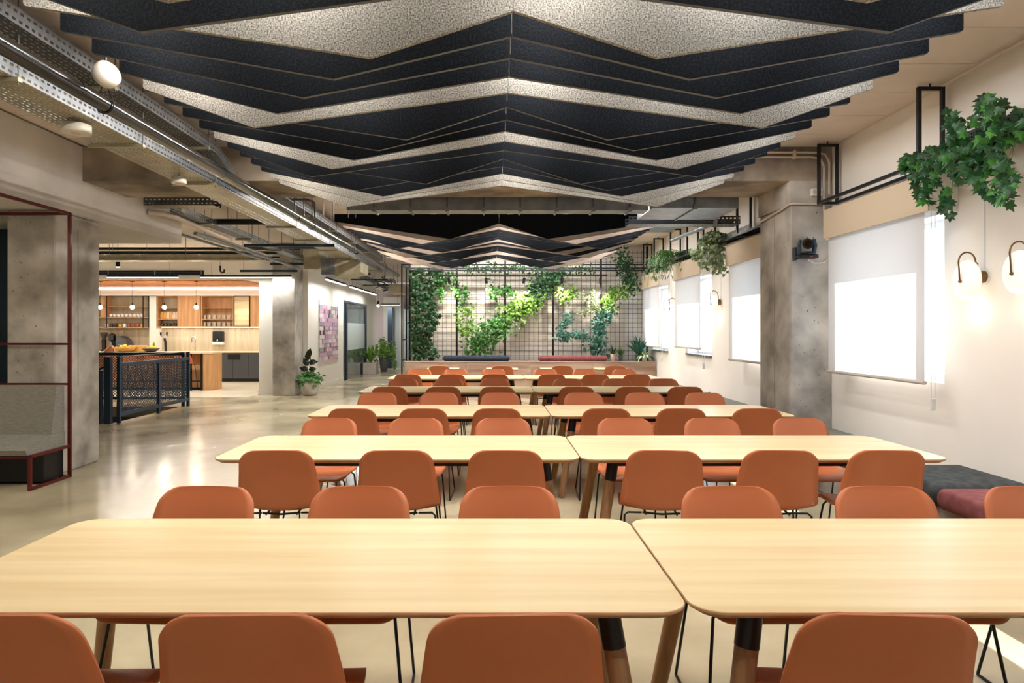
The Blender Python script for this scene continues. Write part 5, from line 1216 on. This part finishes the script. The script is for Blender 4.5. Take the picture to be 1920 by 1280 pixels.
# ------------------------------------------------------------------ corridor
# rubber plant
t = thing('potted_plant', 'rubber plant in a stone pot beside the far left column', 'potted plant', (-4.22, 15.5, 0)); x, y = -4.22, 15.5
MB().lathe([(0.12, 0), (0.165, 0.03), (0.185, 0.10), (0.195, 0.37), (0.18, 0.38), (0.175, 0.34)], (x, y, 0), 28).build('pot', 'pot_stone', t); MB().lathe([(0.0, 0.345), (0.178, 0.34)], (x, y, 0), 20).build('soil', 'soil', t)
m_ = MB()
for k in range(320):
    a = random.uniform(0, 6.28); r = random.uniform(0.02, 0.30); add_leaf(m_, (x + r * math.cos(a), y + r * math.sin(a) * 0.7, 0.36 + random.uniform(0, 0.22) - r * 0.35), random.uniform(0.06, 0.12), 'oval', leaf_rot((0, -1, 0.8), 0.7))
m_.build('foliage', 'leaf_mid', t)['kind'] = 'stuff'
MB().tube([(x, y, 0.35), (x - 0.01, y, 0.7), (x + 0.01, y, 0.98)], 0.01, 6).tube([(x, y, 0.4), (x - 0.12, y, 0.72)], 0.008, 6).build('stem', 'stem', t)
lb = leaf_geo('oval')
for (px, py, ax, sz) in ((578, 662, 80, 0.2), (588, 672, 10, 0.2), (572, 678, 120, 0.2), (568, 686, 160, 0.2), (590, 684, 5, 0.17), (574, 668, 100, 0.2), (566, 694, 170, 0.15), (586, 696, 20, 0.15)):
    m_ = MB(); b0 = P(578, py + 8, 15.5); d = Vector((math.cos(math.radians(ax)), 0, math.sin(math.radians(ax)))); n = Vector((random.uniform(-.3, .3), -1, 0.5)); n = (n - d * n.dot(d)).normalized()
    R_ = Matrix((d.cross(n), d, n)).transposed(); add_leaf(m_, b0, sz * 1.15, 'oval', R_); m_.build('leaf', 'leaf_black', t)
# planters at glass wall
t = thing('planter_box', 'square pale concrete planter with bright green plant at the glass wall', 'potted plant', (-4.2, 23.1, 0))
MB().bbox(-4.42, -3.98, 22.85, 23.45, 0, 0.40, 0.01).build('planter', 'pot_stone', t)
blades(t, (-4.2, 23.1, 0.36), 150, 0.72, 'leaf_light', 0.05, 0.55, 0.95)
t = thing('tall_planter', 'tall dark tapered pot with trailing bright plant behind the square planter', 'potted plant', (-3.9, 24.6, 0)); x, y = -3.98, 24.6
MB().lathe([(0.12, 0), (0.2, 0.62), (0.18, 0.62)], (x, y, 0), 20).build('pot', 'pot_dark', t)
m_ = MB()
for k in range(420):
    a = random.uniform(0, 6.28); r = random.uniform(0, 0.42); add_leaf(m_, (x + r * math.cos(a), y + r * math.sin(a) * 0.6, 0.75 + random.gauss(0, 0.16)), 0.10, 'oval', leaf_rot((0, -1, 0.6), 0.8))
for k in range(60): add_leaf(m_, (x + 0.38 + random.uniform(-.06, .06), y, random.uniform(0.1, 0.7)), 0.09, 'oval', leaf_rot((0, -1, 0.6), 0.8))
for k in range(50): add_leaf(m_, (x - 0.05 + random.uniform(-.1, .1), y, random.uniform(0.9, 1.25)), 0.10, 'oval', leaf_rot((0, -1, 0.6), 0.8))
m_.build('foliage', 'leaf_light', t)['kind'] = 'stuff'
# glass wall
d = bpy.data.objects.new('door_1', None); C.objects.link(d); d.location = (-4.45, 20.5, 0); d['kind'] = 'structure'
MB().box(-4.50, -4.42, 19.9, 20.02, 0, 2.42).box(-4.5, -4.42, 20.3, 20.45, 0, 2.42).box(-4.5, -4.42, 19.9, 23.6, 2.36, 2.42).box(-4.50, -4.42, 23.4, 23.6, 0, 2.42).build('door_frame', 'blue_black', d)
MB().box(-4.47, -4.46, 20.45, 23.4, 0, 0.9).box(-4.47, -4.46, 20.45, 23.4, 1.75, 2.36).build('door_pane', 'mirror_glass', d)
MB().box(-4.47, -4.46, 20.45, 23.4, 0.9, 1.75).build('frosted_pane', 'frosted', d)
MB().box(-4.47, -4.46, 20.02, 20.3, 0, 2.36).build('side_pane', 'galv_dark', d)
d = bpy.data.objects.new('door_2', None); C.objects.link(d); d.location = (-3.9, 27.9, 0); d['kind'] = 'structure'
Yd = 27.7; DX = lambda px: (px - VX) * Yd / F
MB().box(DX(719), DX(727), Yd, 28.0, 0, 2.5).box(DX(748.5), DX(756), Yd, 28.0, 0, 2.5).box(DX(719), DX(756), Yd, 28, 2.5, 2.9).build('door_casing', 'white', d)
MB().box(DX(733), DX(741), Yd - 0.9, Yd - 0.2, 0, 2.45).build('door_leaf', 'blue_black', d)
MB().box(DX(741), DX(748.5), Yd, Yd + 0.02, 0, 2.5).build('door_pane', 'frosted', d)
d = bpy.data.objects.new('window_7', None); C.objects.link(d); d.location = (-3, 27.9, 0); d['kind'] = 'structure'
MB().box(DX(757), DX(820), Yd, Yd + 0.02, 0, 2.4).build('window_pane', 'frosted', d); MB().box(DX(757), DX(820), Yd - 0.02, Yd + 0.04, 2.4, 2.46).box(DX(766), DX(767), Yd - 0.02, Yd + 0.04, 0, 2.4).build('window_frame', 'blue_black', d)
t = thing('pendant_lamp', 'single bare bulb pendant before the far pinkish corridor wall', 'pendant lamp', tuple(P(709, 571, 26.8))); c = P(709, 573, 26.8)
MB().ell(tuple(c), 0.05, 0.05, 0.05, 14, 10).build('bulb', 'glow_bulb', t); MB().lathe([(0.04, 0.04), (0.05, 0.12), (0.02, 0.2)], tuple(c), 12).build('socket', 'black_metal', t); MB().tube([c + Vector((0, 0, 0.2)), Vector((c.x, c.y, CEIL))], 0.005, 5).build('cord', 'black_metal', t)
# paper artwork on corridor wall
t = thing('paper_artwork', 'pink and grey woven paper artwork on the white corridor wall', 'artwork', (-4.42, 18, 1.4))
ay0, ay1, az0, az1 = 17.05, 19.1, 0.72, 2.18
MB().box(-4.43, -4.42, ay0 + 0.05, ay1 - 0.05, az0, az1).build('backing', 'paper_white', t)
rr_ = random.Random(3)
for r_ in range(13):
    z0 = az0 + (az1 - az0) * r_ / 13; y = ay0
    while y < ay1 - 0.1:
        wdt = rr_.choice([0.08, 0.14, 0.25, 0.4]); y1 = min(y + wdt, ay1); mm = rr_.choice(['paper_pink', 'paper_pink', 'paper_pink', 'paper_grey', 'paper_white', 'paper_rose', 'paper_black'] if wdt < 0.2 else ['paper_pink', 'paper_grey', 'paper_white', 'paper_pink'])
        MB().box(-4.42, -4.41 + rr_.uniform(0, 0.02), y + 0.004, y1 - 0.004, z0 + 0.004, z0 + (az1 - az0) / 13 - 0.004).build('paper_strip', mm, t); y = y1
MB().box(-4.428, -4.405, ay0 - 0.01, ay0 + 0.01, az0 - 0.03, az1 + 0.12).box(-4.428, -4.405, ay1 - 0.01, ay1 + 0.01, az0 - 0.03, az1 + 0.12).build('side_rod', 'chrome', t)

# ------------------------------------------------------------------ added fill lights: unseen linear fittings that brighten the hall
for y in (0.2, 1.3):
    for j, x in enumerate((-2.6, 0.1, 2.4)):
        linear('added linear fill light out of view, %s, %s from the left' % ('just over the camera' if y < 1 else 'over the nearest chairs', ORD[j]), (x - 1.0, y, 3.42), (x + 1.0, y, 3.42), 13, rods=True, col=(1, 0.94, 0.85), group='added fill lights over the camera')  # added to brighten the near tables, no such fitting in view
for j, x in enumerate((-1.85, -0.95, 0.3, 1.2, 2.1)):
    for k, (a, b) in enumerate(((2.5, 4.6), (4.9, 7.0), (9.7, 11.7), (12.0, 14.0))):
        linear('added linear fill light above the %s baffles, %s row from the left, %s along' % ('near' if k < 2 else 'far', ORD[j], ORD[k % 2]), (x, a, 3.40), (x, b, 3.40), (54, 46, 40, 36, 30)[j] if k < 2 else (84, 80, 72, 62, 52)[j], w_=0.1, rods=False, col=((1, 0.93, 0.83), (1, 0.94, 0.86), (1, 0.96, 0.90), (1, 0.98, 0.95), (1, 1, 1))[j], group='added fill lights above the baffles')  # added rows hidden by the baffles, to light tables and chairs
linear('added warm linear light under the soffit beyond the booth', (-6.0, 3.4, 2.70), (-6.0, 5.2, 2.70), 42, rods=False, col=(1, 0.84, 0.62), group='added booth lights')  # added out of view to light the booth and near column warmly
for k, (a, b) in enumerate(((-1.7, 0.1), (0.4, 2.2))):
    linear('added wall-washing linear light over the green wall, %s one' % ('left', 'right')[k], (a, 14.45, 3.42), (b, 14.45, 3.42), 60, rods=False, col=(1, 0.97, 0.92), group='added wall washers over the green wall')  # added behind the baffles to brighten the back wall
